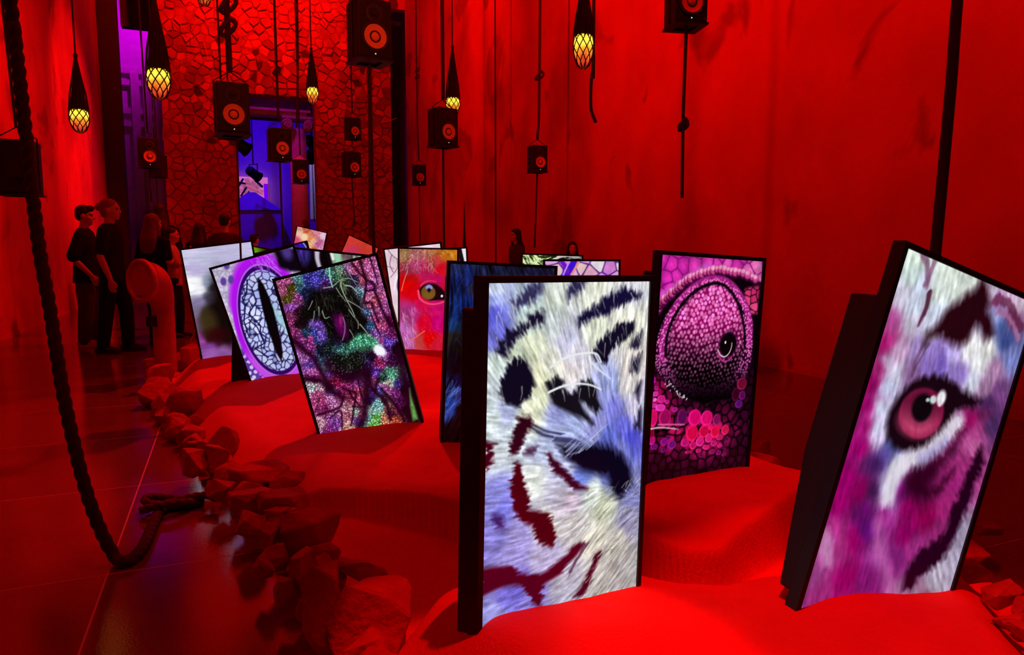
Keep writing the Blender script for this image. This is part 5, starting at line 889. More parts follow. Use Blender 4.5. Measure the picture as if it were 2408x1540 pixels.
LROCK = [  # photo boxes x0, y0, x1, y1 and how each looks
 (768, 1338, 968, 1560, 'largest near border rock with broad flat tilted top beside the tiger monitor'), (708, 1322, 792, 1545, 'tall narrow rock leaning against the largest near border rock'), (786, 1306, 900, 1372, 'low rounded rock half hidden behind the largest near border rock'),
 (652, 1196, 786, 1296, 'big rounded rock with creased face midway along the near left border'), (724, 1272, 790, 1328, 'small smooth rock wedged just above the tall narrow leaning rock'), (620, 1188, 716, 1240, 'flat pale-edged rock behind the big rounded creased rock'),
 (606, 1142, 706, 1216, 'rounded overhanging rock where the dark sand shadow meets the border'), (632, 1106, 704, 1156, 'small dark rock topping the overhanging rounded rock'), (518, 1078, 660, 1142, 'wide flat lit rock slab on the left border below the bright sand'),
 (538, 1200, 614, 1272, 'wedge-shaped rock low on the outer face of the left border'), (606, 1226, 652, 1326, 'thin upright rock sliver on the outer face of the border'), (616, 1276, 666, 1346, 'pale triangular rock chip under the thin upright sliver'),
 (668, 1288, 732, 1408, 'upright dark rock between the big rounded rock and the floor'), (638, 1352, 686, 1428, 'shadowed rock at the floor edge below the upright dark rock'), (728, 1436, 792, 1560, 'pale narrow rock at the bottom edge left of the largest rock'),
 (530, 1134, 614, 1214, 'dark squarish rock under the wide flat lit slab'), (420, 1036, 476, 1122, 'upright block rock with bright flat top on the left border'), (484, 996, 546, 1076, 'pointed standing rock next to the upright block'), (386, 914, 466, 986, 'faceted crumpled rock at the edge of the bright sand'),
 (382, 978, 428, 1030, 'small dark rock below the faceted crumpled rock'), (338, 862, 396, 894, 'flat bright-topped rock beside the red cowl post'), (326, 842, 370, 874, 'small dark rock at the left foot of the red cowl post'), (344, 890, 384, 938, 'pale-edged rock at the outer corner below the flat bright-topped rock'),
 (424, 796, 462, 866, 'dark rock standing right behind the red cowl post'), (470, 1040, 530, 1110, 'shadowed rock between the upright block and the flat slab'), (480, 1120, 540, 1180, 'dark low rock where the frayed rope ends'), (436, 962, 486, 1010, 'small rock in front of the pointed standing rock'), (590, 1300, 640, 1360, 'small dark floor-side rock at the foot of the pale chip'), (690, 1400, 730, 1480, 'dark cobble squeezed between floor and tall narrow rock'), (352, 926, 396, 976, 'dark outer rock below the pale-edged corner rock')]
LOW = ('wedge-shaped', 'dark squarish', 'thin upright', 'pale triangular', 'shadowed rock at', 'dark low rock', 'small dark floor-side', 'dark cobble', 'dark outer', 'upright dark', 'pale narrow', 'largest near', 'tall narrow', 'small dark rock at the left', 'pale-edged', 'upright block')
for i, (a, b, c, d, lab) in enumerate(LROCK):
    D = dlook(DL, min(d, 1530))
    if lab.startswith(LOW): fl = at_z((a+c)/2+14, d-6, 0); D = min(D, (fl-Vector((0, 0, CAM_Z))).dot(Vector((math.sin(YAW)*math.cos(PITCH), math.cos(YAW)*math.cos(PITCH), -math.sin(PITCH)))))
    w_ = (c-a)/F_PX*D/2; h_ = (d-b)/F_PX*D/2; p = at((a+c)/2+8, (b+d)/2, D+.02); p.z = max(p.z, h_*.72)
    g_ = 1.08 if lab.startswith(LOW) else 1.24
    rock(p, (w_*g_, max((w_+h_)*.55, .05), h_*g_), (random.uniform(-.12, .12), random.uniform(-.15, .15), -YAW+random.uniform(-.2, .2)), lab, 'rocks edging the sand on the left')
y = 1.42; i = 0
while y < 5.9 and i < 46:
    sz = random.uniform(.06, .085); x = bound(LB, y)+.045-random.uniform(0, .03); i += 1
    rock((x, y, sz*.7), (sz*1.1, sz*random.uniform(.9, 1.3), sz*random.uniform(.8, 1.15)), (random.uniform(-.2, .2), random.uniform(-.2, .2), random.uniform(0, 3)), 'low dark foundation rock, %s along the foot of the left border from the near end' % ORD[i-1], 'foundation rocks of the left border'); y += sz*1.55
RROCK = [(1757, 1062, 1830, 1116, 'dark rock at the right foot of the chameleon monitor'), (1812, 1100, 1884, 1150, 'flat rock halfway between chameleon monitor and tilted right monitor'), (1850, 1200, 1890, 1262, 'dark rock touching the back of the tilted right monitor'), (2246, 1318, 2328, 1372, 'lit rock just right of the tilted monitor foot'), (2312, 1362, 2392, 1430, 'rounded rock second from the tilted monitor foot'), (2318, 1432, 2412, 1476, 'flat rock near the right frame edge above the bright sand'), (2360, 1458, 2430, 1500, 'dark lower rock at the right frame edge'), (2286, 1222, 2350, 1262, 'dark low rock on the floor right of the tilted monitor'), (2376, 1400, 2440, 1450, 'dark rock cut by the right frame edge above the flat rock'), (2250, 1268, 2320, 1326, 'shadowed rock behind the lit rock at the tilted monitor foot'), (1770, 1030, 1816, 1070, 'small shadowed rock just behind the chameleon monitor corner')]
for i, (a, b, c, d, lab) in enumerate(RROCK):
    D = dlook(DR, d); w_ = (c-a)/F_PX*D/2; h_ = (d-b)/F_PX*D/2; p = at((a+c)/2, (b+d)/2, D); p.z = max(p.z, h_*.72)
    rock(p, (w_*1.1, (w_+h_)*.55, h_*1.1), (random.uniform(-.12, .12), random.uniform(-.15, .15), -YAW+random.uniform(-.3, .3)), lab, 'rocks edging the sand on the right')
for i, (y, s) in enumerate([(6.0, .15), (6.4, .13), (6.85, .16), (7.7, .15), (8.1, .14), (8.6, .16), (9.1, .14), (9.7, .17), (10.3, .15), (11.0, .17)]):
    x = bound(LB, y)-.02; rock((x, y, s*.6), (s, s*.9, s*.75), (0, 0, random.uniform(0, 3)), 'red border rock, %s of the dim row running back behind the cowl post' % ORD[i], 'rocks edging the sand on the left')

# ---------------------------------------------------------------- red ventilation cowl
cb = at_z(392, 888); cow = empty('ventilation_cowl', (cb.x, cb.y, 0), math.radians(221)); tag(cow, 'red bent cowl post with round mouth beside the leftmost monitor', 'cowl')
H0 = .90; prof = [(0, 0, 0), (0, 0, .3), (0, 0, .62), (.01, 0, .74), (.05, 0, .85), (.11, 0, .91), (.17, 0, .93)]
MB().tube(crom(prof, 4), [.098]*9+[.099, .102, .106, .112, .118, .125, .132, .14, .148, .156, .163, .168, .172, .176, .178, .18], 28).build('pipe', M_COWL, cow, True)
Mx = Matrix.Translation((.17, 0, .93)) @ Matrix.Rotation(PI/2, 4, 'Y')
MB().lathe([(.16, .0), (.185, .0), (.20, .02), (.20, .045), (.185, .06), (.165, .05), (.16, .03)], 32, Mx, False).build('mouth_rim', M_COWL, cow, True)
MB().lathe([(.001, .034), (.15, .034), (.166, .028), (.166, .018), (.001, .018)], 32, Mx, False).build('mouth_plate', mat('cowl_plate', (.55, .05, .035), .6), cow)
MB().lathe([(.13, 0), (.13, .03), (.11, .05)], 24).build('foot_flange', M_COWL, cow, True)
MB().box((-.02, -.03, .50), (.16, .03, .60)).build('bracket', M_BLACK, cow)

# ---------------------------------------------------------------- ropes
def strand(th): return .78+.36*abs(math.cos(1.5*th))
def rope(P, r, name, label, mt=None, n=8, twisted=True, cat='rope', group=None, dense=None):
    P = crom(P, 10); L = sum((b-a).length for a, b in zip(P, P[1:])); step = dense or r*.5; q = [P[0]]; acc = 0
    for a, b in zip(P, P[1:]):
        l = (b-a).length; 
        while acc+l >= step and l > 1e-9: t = (step-acc)/l; a = a+(b-a)*t; q.append(a); l = (b-a).length; acc = 0
        acc += l
    q.append(P[-1])
    o = MB().tube(q, r, 18 if twisted else n, shape=strand if twisted else None, twist=.45 if twisted else 0).build(name, mt or M_ROPE, None, True); return tag(o, label, cat, group)
DD = [(18, -60, 2.62), (32, 60, 2.62), (48, 200, 2.62), (70, 400, 2.62), (92, 580, 2.62), (118, 730, 2.62), (148, 920, 2.62), (178, 1060, 2.63), (206, 1165, 2.65), (238, 1250, 2.68), (268, 1305, 2.70)]
P = [at(20, -500, 2.60), at(10, -1200, 2.56)]; P = [Vector((P[0].x-.02, P[0].y, 4.2))]+[at(*d) for d in DD]
gz = .02
for x, y in ((292, 1322), (330, 1296), (358, 1240), (378, 1200), (410, 1186), (440, 1188), (476, 1178)): q = at_z(x, y, gz); P.append(q)
P[0] = Vector((P[1].x-.30, P[1].y-.10, ZC-.02)); P.insert(1, Vector((P[2 if len(P) > 2 else 1].x-.10, P[1].y-.03, 5.0)))
rope(P, .0215, 'thick_rope', 'thick dark twisted rope hanging at the left and trailing on the floor', M_ROPE)
kn = []
for t in range(40):
    a = t/39*2*PI*1.75; c = at_z(410, 1200, .0); kn.append(c+Vector((.125*math.cos(a)*1.0+.05*math.cos(a*.5), .06*math.sin(a)+.10*(t/39-.5), .024+.016*(1+math.sin(a*1.5+.7)))))
rope(kn, .017, 'knotted_rope', 'knotted loop of thick rope lying on the floor by the left rocks', M_ROPE2)
def hook_knot(c, r): return [c+Vector((r*math.sin(t*1.1), r*.5*math.cos(t*1.7), r*1.2*math.cos(t*.9))) for t in [i*.45 for i in range(15)]]

# ---------------------------------------------------------------- hanging speakers
SW, SH, SD = .245, .385, .22
def speaker_proto():
    t = empty('hanging_speaker')
    cab = MB().box((-SW/2, 0, -SH/2), (SW/2, SD, SH/2)).build('cabinet', M_CAB, t); bevel(cab, .01)
    MX = Matrix.Translation((0, -.001, -.055)) @ Matrix.Rotation(PI/2, 4, 'X')
    sr = MB().lathe([(.100, -.002), (.100, .008), (.088, .012), (.082, .004), (.078, -.001)], 36, MX, False).build('surround', M_RING, t, True)
    co = MB().lathe([(.079, .003), (.074, .006), (.070, .002), (.030, -.002), (.029, .0)], 36, MX, False).build('cone', M_CONE, t, True)
    MB().lathe([(.029, .0), (.026, .007), (.016, .012), (.001, .014)], 24, MX, False).build('dust_cap', M_CONE, co, True)
    MB().lathe([(.0795, .002), (.0805, .0065), (.0775, .0075), (.0765, .004)], 36, MX, False).build('cone_rim', M_CREAM, co, True)
    MT = Matrix.Translation((0, -.001, .095)) @ Matrix.Rotation(PI/2, 4, 'X')
    tw_ = MB().lathe([(.066, 0), (.062, .005), (.04, -.001), (.022, -.003)], 30, MT, False).build('tweeter', M_RING, t, True)
    MB().lathe([(.020, -.002), (.016, .008), (.001, .012)], 20, MT, False).build('tweeter_dome', M_DARKM, tw_, True)
    MB().lathe([(.0045, .0), (.0035, .004)], 10, Matrix.Translation((0, -.001, -.168)) @ Matrix.Rotation(PI/2, 4, 'X')).build('power_light', M_LED, t)
    MB().box((-SW/2-.006, -.01, -SH/2-.016), (-SW/2+.05, SD+.01, -SH/2-.001)).box((SW/2-.05, -.01, -SH/2-.016), (SW/2+.006, SD+.01, -SH/2-.001)).box((-SW/2+.05, -.01, -SH/2-.016), (SW/2-.05, .04, -SH/2-.001)).box((-SW/2+.05, SD-.04, -SH/2-.016), (SW/2-.05, SD+.01, -SH/2-.001)).build('bottom_cradle', M_CAB, t)
    MB().tube([(-SW/2-.004, SD/2, -SH/2), (-SW/2-.004, SD/2, SH/2+.02), (0, SD/2, SH/2+.10), (SW/2+.004, SD/2, SH/2+.02), (SW/2+.004, SD/2, -SH/2)], .006, 6).build('sling', M_CORD, t)
    MB().box((-.05, SD, -.08), (.05, SD+.02, .08)).build('rear_panel', M_DARKM, t)
    return t
proto = speaker_proto(); used = [False]
def copy_tree(o, parent=None):
    c = o.copy(); C.objects.link(c); c.parent = parent
    for ch in o.children: copy_tree(ch, c)
    return c
def speaker(px, py, depth, turn, label, pitch=0):                # turn: degrees away from facing the camera
    t = proto if not used[0] else copy_tree(proto); used[0] = True; p = at(px, py, depth); a = math.atan2(p.x, p.y)
    t.matrix_world = Matrix.Translation(p) @ Matrix.Rotation(-a+math.radians(turn), 4, 'Z') @ Matrix.Rotation(math.radians(pitch), 4, 'X'); tag(t, label, 'speaker', 'speakers hung on ropes'); return t
def line_rope(pts, r, label, knots=(), mt=None, group='ropes hanging from the ceiling', name='hanging_rope', cat='rope'):
    m = MB().tube(crom(pts, 6) if len(pts) > 2 else pts, r, 8)
    for k in knots: m.tube(hook_knot(k, r*2.6), r*.85, 7)
    return tag(m.build(name, mt or M_ROPE, None, True), label, cat, group)
def up(p, dx=0, dy=0): return Vector((p.x+dx, p.y+dy, ZC-.01))
SPK = [  # photo centre, depth, turn, what it is, knot heights, rope below down to, lean of the rope
 ('A', 882, 66, 4.75, 22, 'large hanging speaker at the top, cone fully facing, nearest in the middle', .013),
 ('B', 549, 252, 5.5, 8, 'tall black speaker on ropes at the left edge of the opening', .012),
 ('C', 352, 358, 9.8, 8, 'black speaker hanging in front of the purple gap by the left wall', .014),
 ('D', 664, 338, 8.8, 20, 'speaker hanging in the blue opening beside the column', .012),
 ('E', 709, 402, 12.0, 8, 'small speaker in front of the column at the right of the blue opening', .012),
 ('F', 835, 301, 13.2, 26, 'upper of two small speakers on one rope before the stone arch', .012),
 ('G', 834, 385, 11.5, 28, 'lower of two small speakers on one rope before the stone arch', .012),
 ('H', 1055, 297, 7.4, 34, 'speaker turned aside, hiding the lower part of a glowing net lamp', .013),
 ('I', 988, 410, 14.0, 12, 'smallest speaker hanging near the far end of the right wall', .012),
 ('J', 1271, 372, 10.6, 26, 'speaker hanging alone in the middle of the right wall', .014),
 ('K', 1628, -16, 5.0, 24, 'speaker cut by the top frame edge above a knotted rope end', .012)]
G = {}
for nm, x, y, d, tn, lab, rr in SPK: G[nm] = speaker(x, y, d, tn, lab)
def sp_top(n): M = G[n].matrix_world; return M @ Vector((0, SD/2, SH/2+.10)), M @ Vector((0, SD/2, -SH/2-.016))
ta, ba = sp_top('A'); line_rope([up(ta), ta], .013, 'rope above the large nearest middle speaker'); line_rope([ba, Vector((ba.x, ba.y, ba.z-1.15)), Vector((ba.x+.01, ba.y, ba.z-1.75))], .013, 'rope tail hanging below the large nearest middle speaker', ())
t, b = sp_top('B'); line_rope([up(t, -.05), t], .022, 'thick knotted rope above the tall speaker left of the opening', [t+Vector((0, 0, .35)), t+Vector((.01, 0, .52))]); line_rope([up(t, -.09), t+Vector((-.07, 0, -.06))], .008, 'thin rope beside the thick rope of the tall speaker')
line_rope([b+Vector((.03, 0, 0)), Vector((b.x+.02, b.y, b.z-1.5))], .008, 'cable below the tall speaker left of the opening')
t, b = sp_top('C'); line_rope([up(t, -.08), t], .012, 'rope above the speaker in the purple gap'); line_rope([b, Vector((b.x, b.y, 1.9))], .010, 'cable below the speaker in the purple gap')
t, b = sp_top('D'); line_rope([up(t), t], .016, 'rope with a bulky knot above the speaker in the blue opening', [t+Vector((0, 0, .62))]); line_rope([b, Vector((b.x, b.y, 1.35))], .012, 'cable running down from the speaker in the blue opening')
t, b = sp_top('E'); line_rope([up(t), t], .012, 'rope above the small speaker in front of the column')
t, b = sp_top('F'); t2, b2 = sp_top('G'); line_rope([up(t), t], .014, 'rope holding the upper of the two small speakers'); line_rope([b, Vector((t2.x, t2.y, t2.z))], .012, 'short rope between the two small speakers'); line_rope([b2, Vector((b2.x+.03, b2.y, 1.6))], .012, 'cable under the lower of the two small speakers')
t, b = sp_top('H'); line_rope([up(t), t], .014, 'rope above the speaker that hides a net lamp'); line_rope([up(t, .03), t+Vector((.02, 0, .0))], .006, 'thin cord beside the rope of the speaker hiding a net lamp'); line_rope([b, Vector((b.x, b.y, 1.15))], .013, 'straight cable below the speaker that hides a net lamp')
t, b = sp_top('I'); line_rope([up(t), t+Vector((-.02, 0, 1.6)), t], .014, 'knotted rope above the smallest far speaker', [t+Vector((-.01, 0, 1.62)), t+Vector((-.01, 0, 1.75))]); line_rope([b, Vector((b.x, b.y, 1.3))], .010, 'cable below the smallest far speaker')
t, b = sp_top('J'); line_rope([up(t, .05), t+Vector((.03, 0, 1.0)), t], .022, 'rope with a knot above the lone speaker on the right wall', [t+Vector((.03, 0, .95))]); line_rope([b, Vector((b.x-.04, b.y, 1.25))], .014, 'cable below the lone speaker on the right wall')
t, b = sp_top('K'); line_rope([up(t), t], .013, 'rope above the speaker cut by the top edge')
kz = at(1606, 288, 5.15); e = at(1604, 465, 5.15); b = Vector((kz.x+.01, kz.y, at(1612, 52, 5.15).z)); line_rope([b, kz+Vector((0, 0, .05)), kz, e], .0125, 'rope end with one round knot below the speaker at the top edge', [kz, kz+Vector((.005, 0, -.02))])
G['B2'] = speaker(543, 283, 8.6, 10, 'small speaker half hidden below the tall speaker left of the opening'); t, b = sp_top('B2'); line_rope([up(t), t], .010, 'rope of the half hidden speaker behind the tall one')
# dark speaker in the left foreground, seen from behind
G['L'] = speaker(56, 398, 5.3, 165, 'black speaker seen from behind at the left edge near the thick rope'); t, b = sp_top('L'); line_rope([up(t, -.25), t], .010, 'rope of the speaker at the left edge')
# the small dark back-turned speaker behind C
G['C2'] = speaker(378, 392, 12.5, 155, 'small speaker turned away behind the one in the purple gap'); t, b = sp_top('C2'); line_rope([up(t), t], .010, 'rope of the back-turned speaker in the purple gap')
# other cords on the right
q = at_x(1165, 300, 4.9); line_rope([Vector((q.x, q.y, ZC-.01)), Vector((q.x, q.y, .02))], .016, 'thin straight cord hanging down the middle of the right wall')
P = [at(2254, -30, 3.16), at(2238, 180, 3.16), at(2220, 380, 3.16), at(2200, 592, 3.16)]; P = [P[0]+(P[0]-P[-1])*k for k in (5.9, 4, 2.6, 1.2)]+P+[P[-1]+(P[-1]-P[-2])*.9]
line_rope(P, .0235, 'thick straight dark rope behind the tilted right monitor')
P = [at(1397, -40, 5.2), at(1396, 130, 5.2), at(1390, 200, 5.2), at(1390, 255, 5.2), at(1401, 288, 5.2)]; P.insert(0, Vector((P[0].x, P[0].y, ZC-.01))); line_rope(P, .0125, 'rope with curled loose end beside the right glowing net lamp')
P = [at(698, -30, 9.0), at(698, 300, 9.0)]; P.insert(0, Vector((P[0].x, P[0].y, ZC-.01))); line_rope(P, .013, 'plain rope hanging before the stone arch right of the bulky knot')
P = [at(650, -30, 7.4), at(656, 150, 7.4)]; 
P = [at(1092, 475, 9.5), at(1092, 585, 9.5)]; m = MB().tube([P[0], (P[0]+P[1])/2, P[1], Vector((P[1].x, P[1].y, .2))], [.004, .012, .028, .03], 8).build('tapered_stake', M_CORD, None, True); tag(m, 'thin tapered dark stake rising behind the zebra monitor', 'stake')
P = [at(868, 150, 8.6), at(872, 560, 8.6)]; P.insert(0, Vector((P[0].x, P[0].y, ZC-.01))); rope(P, .026, 'twisted_rope', 'twisted rope running down the right leg of the stone arch', M_ROPE2, group='ropes hanging from the ceiling')
P = [at(528, 60, 9.5), at(528, 190, 9.5)]

# ---------------------------------------------------------------- glowing net lamps
def lamp_mat():
    m = bpy.data.materials.new('glowing_glass'); m.use_nodes = True; nt = m.node_tree; nt.nodes.remove(nt.nodes['Principled BSDF']); L = nt.links.new
    tc = nt.nodes.new('ShaderNodeTexCoord'); sx = nt.nodes.new('ShaderNodeSeparateXYZ'); L(tc.outputs['Generated'], sx.inputs[0])
    r = nt.nodes.new('ShaderNodeValToRGB'); e = r.color_ramp.elements; e[0].position = .0; e[0].color = (.45, .01, .005, 1); e[1].position = 1; e[1].color = (.9, .55, .03, 1)
    for p, c in ((.28, (.85, .09, .02, 1)), (.5, (1.2, .5, .03, 1)), (.68, (1.8, 1.25, .12, 1)), (.85, (1.5, .95, .06, 1))): q = e.new(p); q.color = c
    n = nt.nodes.new('ShaderNodeTexNoise'); n.inputs['Scale'].default_value = 3.5; L(tc.outputs['Generated'], n.inputs['Vector']); ma = nt.nodes.new('ShaderNodeMath'); ma.operation = 'MULTIPLY_ADD'; L(n.outputs['Fac'], ma.inputs[0]); ma.inputs[1].default_value = .4; ma.inputs[2].default_value = -.2
    ad = nt.nodes.new('ShaderNodeMath'); L(ma.outputs[0], ad.inputs[0]); L(sx.outputs['Z'], ad.inputs[1]); L(ad.outputs[0], r.inputs[0])
    em = nt.nodes.new('ShaderNodeEmission'); em.inputs['Strength'].default_value = 1.0; L(r.outputs[0], em.inputs['Color']); L(em.outputs[0], nt.nodes['Material Output'].inputs['Surface']); m.cycles.emission_sampling = 'NONE'; return m
M_LAMP = lamp_mat()
def net_lamp(px, py, depth, w_px, h_px, cone_px, label, lit=1.0, power=.15):
    k = depth/F_PX; R = w_px*k/2; Hh = h_px*k; cH = cone_px*k; p = at(px, py, depth); t = empty('net_lamp', p); tag(t, label, 'lamp', 'glowing lamps in rope nets')
    prof = [(.02*R, -Hh*.5), (.30*R, -Hh*.485), (.55*R, -Hh*.40), (.80*R, -Hh*.2), (.96*R, 0), (.98*R, Hh*.18), (.88*R, Hh*.36), (.6*R, Hh*.48), (.3*R, Hh*.5)]
    MB().lathe(prof, 24).build('glass', M_LAMP, t, True)
    def rad(z):
        for (a, b), (c, d) in zip(prof, prof[1:]):
            if b <= z <= d: return a+(c-a)*(z-b)/(d-b)
        return .3*R
    net = MB(); n = 9; lv = [-Hh*.5+Hh*.92*i/5 for i in range(6)]; rr = R*.035+.0012
    def pt(i, k_): z = lv[i]; a = 2*PI*(k_+.5*(i % 2))/n; q = max(rad(z), .12*R)*1.06+rr; return Vector((q*math.cos(a), q*math.sin(a), z))
    for i in range(5):
        for k_ in range(n):
            for dk in ((0, -1) if i % 2 == 0 else (0, 1)):
                a, b = pt(i, k_), pt(i+1, k_+dk); c = (a+b)/2; q = max(rad(c.z), .12*R)*1.06+rr; l = math.hypot(c.x, c.y) or 1; c = Vector((c.x*q/l, c.y*q/l, c.z)); net.tube([a, c, b], rr, 5)
    net.build('net', M_NET, t)
    col = MB(); n2 = 16
    for k_ in range(n2):
        a = 2*PI*k_/n2; col.tube([(R*1.06*math.cos(a), R*1.06*math.sin(a), Hh*.34), (R*.86*math.cos(a+.15), R*.86*math.sin(a+.15), Hh*.5+cH*.25), (R*.5*math.cos(a+.3), R*.5*math.sin(a+.3), Hh*.5+cH*.6), (R*.12*math.cos(a), R*.12*math.sin(a), Hh*.5+cH)], rr*1.25, 5)
    col.build('net_top', M_NET, t)
    MB().lathe([(R*.80, Hh*.40), (R*.88, Hh*.5), (R*.66, Hh*.5+cH*.3), (R*.36, Hh*.5+cH*.65), (R*.10, Hh*.5+cH)], 16).build('shade', M_NET, t, True)
    MB().tube([(0, 0, Hh*.5+cH*.97), (0, 0, Hh*.5+cH*1.06), (0, 0, Hh*.5+cH*1.1)], [rr*3, rr*5, rr*3], 8).build('gather_knot', M_NET, t, True)
    MB().tube([(0, 0, Hh*.5+cH), (0, 0, ZC-.01-p.z)], .007, 6).build('cord', M_CORD, t)
    d = bpy.data.lights.new('bulb', 'POINT'); d.energy = power*lit; d.color = (1, .36, .06); d.shadow_soft_size = R*.9; o = bpy.data.objects.new('bulb', d); C.objects.link(o); o.parent = t; o.location = (0, 0, -Hh*.75-.02)
net_lamp(187, 283, 5.4, 40, 58, 112, 'glowing yellow lamp in a net hanging before the left red wall')
net_lamp(373, 196, 4.5, 50, 76, 150, 'large orange-red glowing net lamp by the purple gap')
net_lamp(480, -6, 6.0, 30, 40, 80, 'net lamp cut by the top edge before the stone arch')
net_lamp(735, 224, 8.4, 26, 42, 80, 'small glowing net lamp at the right of the opening')
net_lamp(1065, 250, 8.1, 32, 46, 105, 'glowing net lamp half hidden by a speaker on the right')
net_lamp(1372, 119, 5.0, 46, 84, 120, 'bright yellow net lamp high on the right wall side')

# ---------------------------------------------------------------- people
def baked(o, voxel, sm=4):
    r = o.modifiers.new('r', 'REMESH'); r.mode = 'VOXEL'; r.voxel_size = voxel; r.use_smooth_shade = True
    s = o.modifiers.new('s', 'SMOOTH'); s.factor = .5; s.iterations = sm
    dg = bpy.context.evaluated_depsgraph_get(); me = bpy.data.meshes.new_from_object(o.evaluated_get(dg)); o.modifiers.clear(); o.data = me; return o
def ring(c, d, rx, ry, side=Vector((1, 0, 0))):
    d = Vector(d).normalized(); a = side-d*side.dot(d); a = a.normalized() if a.length > 1e-4 else d.orthogonal().normalized(); b = d.cross(a); return (Vector(c), a*rx, b*ry)
def limb(mb, pts, rs, side=Vector((1, 0, 0))):
    rings = []
    for i, p in enumerate(pts):
        d = Vector(pts[min(i+1, len(pts)-1)])-Vector(pts[max(i-1, 0)]); r = rs[i] if hasattr(rs[i], '__len__') else (rs[i], rs[i]); rings.append(ring(p, d, r[0], r[1], side))
    mb.loft(rings); mb.ell(pts[0], (max(rings[0][1].length*.98, .004),)*3, 10, 8); mb.ell(pts[-1], (max(rings[-1][1].length*.98, .004),)*3, 10, 8)
def person(loc, heading, H, label, shirt, pants, shoes, hair, hairstyle='short', armL='down', armR='down', loose=0, build=1.0, voxel=.013, headturn=0, step=.06, headtilt=0):
    # local axes: x to the person's right, y ahead, z up; all lengths scale with the height
    t = empty('person', loc, heading); k = H/1.78; g = t; b = build
    hipz, kneez, ankz, shz = .93, .50, .085, 1.44
    body = MB()
    hipL, hipR = Vector((-.095, 0, hipz)), Vector((.095, 0, hipz))
    leg = {}
    for sx, st in ((-1, step), (1, -step)):
        hp = Vector((sx*.09, 0, hipz)); kn = Vector((sx*.10, .02+st*.7, kneez)); an = Vector((sx*.105, st-.01, ankz)); leg[sx] = (hp, kn, an)
        limb(body, [hp, hp.lerp(kn, .5), kn, kn.lerp(an, .35), an], [.088*b, .076*b, .056, .056, .038])
        limb(body, [an+Vector((0, -.05, -.045)), an+Vector((0, .06, -.05)), an+Vector((sx*.01, .15, -.06))], [.036, .042, .03])
    body.loft([ring((0, 0, .86), (0, 0, 1), .155*b, .11*b), ring((0, 0, .98), (0, 0, 1), .16*b, .108*b), ring((0, 0, 1.10), (0, 0, 1), .142*b, .098*b), ring((0, .005, 1.27), (0, 0, 1), .168*b, .112*b), ring((0, 0, 1.40), (0, 0, 1), .170*b, .098*b), ring((0, -.01, 1.47), (0, 0, 1), .11, .075)])
    hr = Matrix.Rotation(headturn, 3, 'Z') @ Matrix.Rotation(headtilt, 3, 'X'); hc = Vector((0, .02, 1.66))
    limb(body, [(0, -.015, 1.43), (0, -.005, 1.5), (0, .01, 1.57)], [.062, .056, .056])
    def hd(c, r, rot=None): body.ell(hc+hr @ Vector(c), r, 14, 10, hr if rot is None else hr @ rot)
    hd((0, -.01, .025), (.076, .098, .098)); hd((0, .022, -.035), (.064, .075, .085)); hd((0, .045, -.085), (.042, .042, .035)); hd((0, .095, -.018), (.013, .022, .026)); hd((0, .10, -.03), (.017, .018, .012)); hd((0, .078, .028), (.055, .02, .014)); hd((0, .083, -.068), (.026, .016, .011)); hd((0, .072, -.10), (.022, .02, .018))
    for sx in (-1, 1): hd((sx*.078, -.005, -.01), (.010, .02, .032)); hd((sx*.045, .06, -.03), (.024, .026, .022))
    arms = {}
    for sx, mode in ((-1, armL), (1, armR)):
        sh = Vector((sx*.185*b, 0, shz-.03))
        if mode == 'down': el, wr, hd_ = sh+Vector((sx*.045, -.03, -.29)), sh+Vector((sx*.04, .06, -.545)), Vector((0, .12, -1))
        elif mode == 'pocket': el, wr, hd_ = sh+Vector((sx*.07, -.07, -.29)), sh+Vector((-sx*.0, .10, -.50)), Vector((-sx*.25, .35, -.9))
        elif mode == 'fold': el, wr, hd_ = sh+Vector((sx*.06, -.02, -.28)), sh+Vector((-sx*.06, .20, -.26)), Vector((-sx*.8, .3, .25))
        elif mode == 'face': el, wr, hd_ = sh+Vector((sx*.06, .10, -.26)), sh+Vector((-sx*.02, .26, -.06)), Vector((-sx*.4, .2, .8))
        arms[sx] = (sh, el, wr); limb(body, [sh, sh.lerp(el, .5), el, el.lerp(wr, .4), wr], [.052*b, .047*b, .038, .038, .026])
        d = hd_.normalized(); sd = Vector((0, 1, 0)) if mode == 'down' else Vector((0, .3, 1)); sd = (sd-d*sd.dot(d)).normalized(); nrm = d.cross(sd); pm = wr+d*.055
        limb(body, [wr, wr+d*.035, wr+d*.085], [(.024, .02), (.020, .036), (.016, .038)], nrm)
        for fi, (off, ln) in enumerate(((.030, .068), (.010, .078), (-.010, .072), (-.030, .056))):
            q = wr+d*.085+sd*off; c1 = q+d*ln*.5+nrm*(-sx*.006); c2 = c1+d*ln*.42+nrm*(-sx*.02); limb(body, [q-d*.01, c1, c2], [.0092, .0088, .0075])
        q = wr+d*.035+sd*.03; limb(body, [q, q+sd*.022+d*.03, q+sd*.026+d*.062], [.0125, .011, .009])
    def out(name, mb, m, vx, sm=3, par=t):
        o = mb.build(name, m, par, True); o.data.transform(Matrix.Diagonal((k, k, k, 1))); return baked(o, vx*k, sm)
    out('body', body, M_SKIN, min(voxel, .0085 if voxel < .011 else voxel), 3)
    # trousers
    tr = MB(); pl = .010+.018*loose
    for sx in (-1, 1):
        hp, kn, an = leg[sx]; limb(tr, [hp+Vector((0, 0, .02)), hp.lerp(kn, .5), kn, kn.lerp(an, .5), an+Vector((0, 0, .0))], [.098*b+pl*.5, .084*b+pl, .066+pl, .062+pl*1.1, .052+pl*1.1])
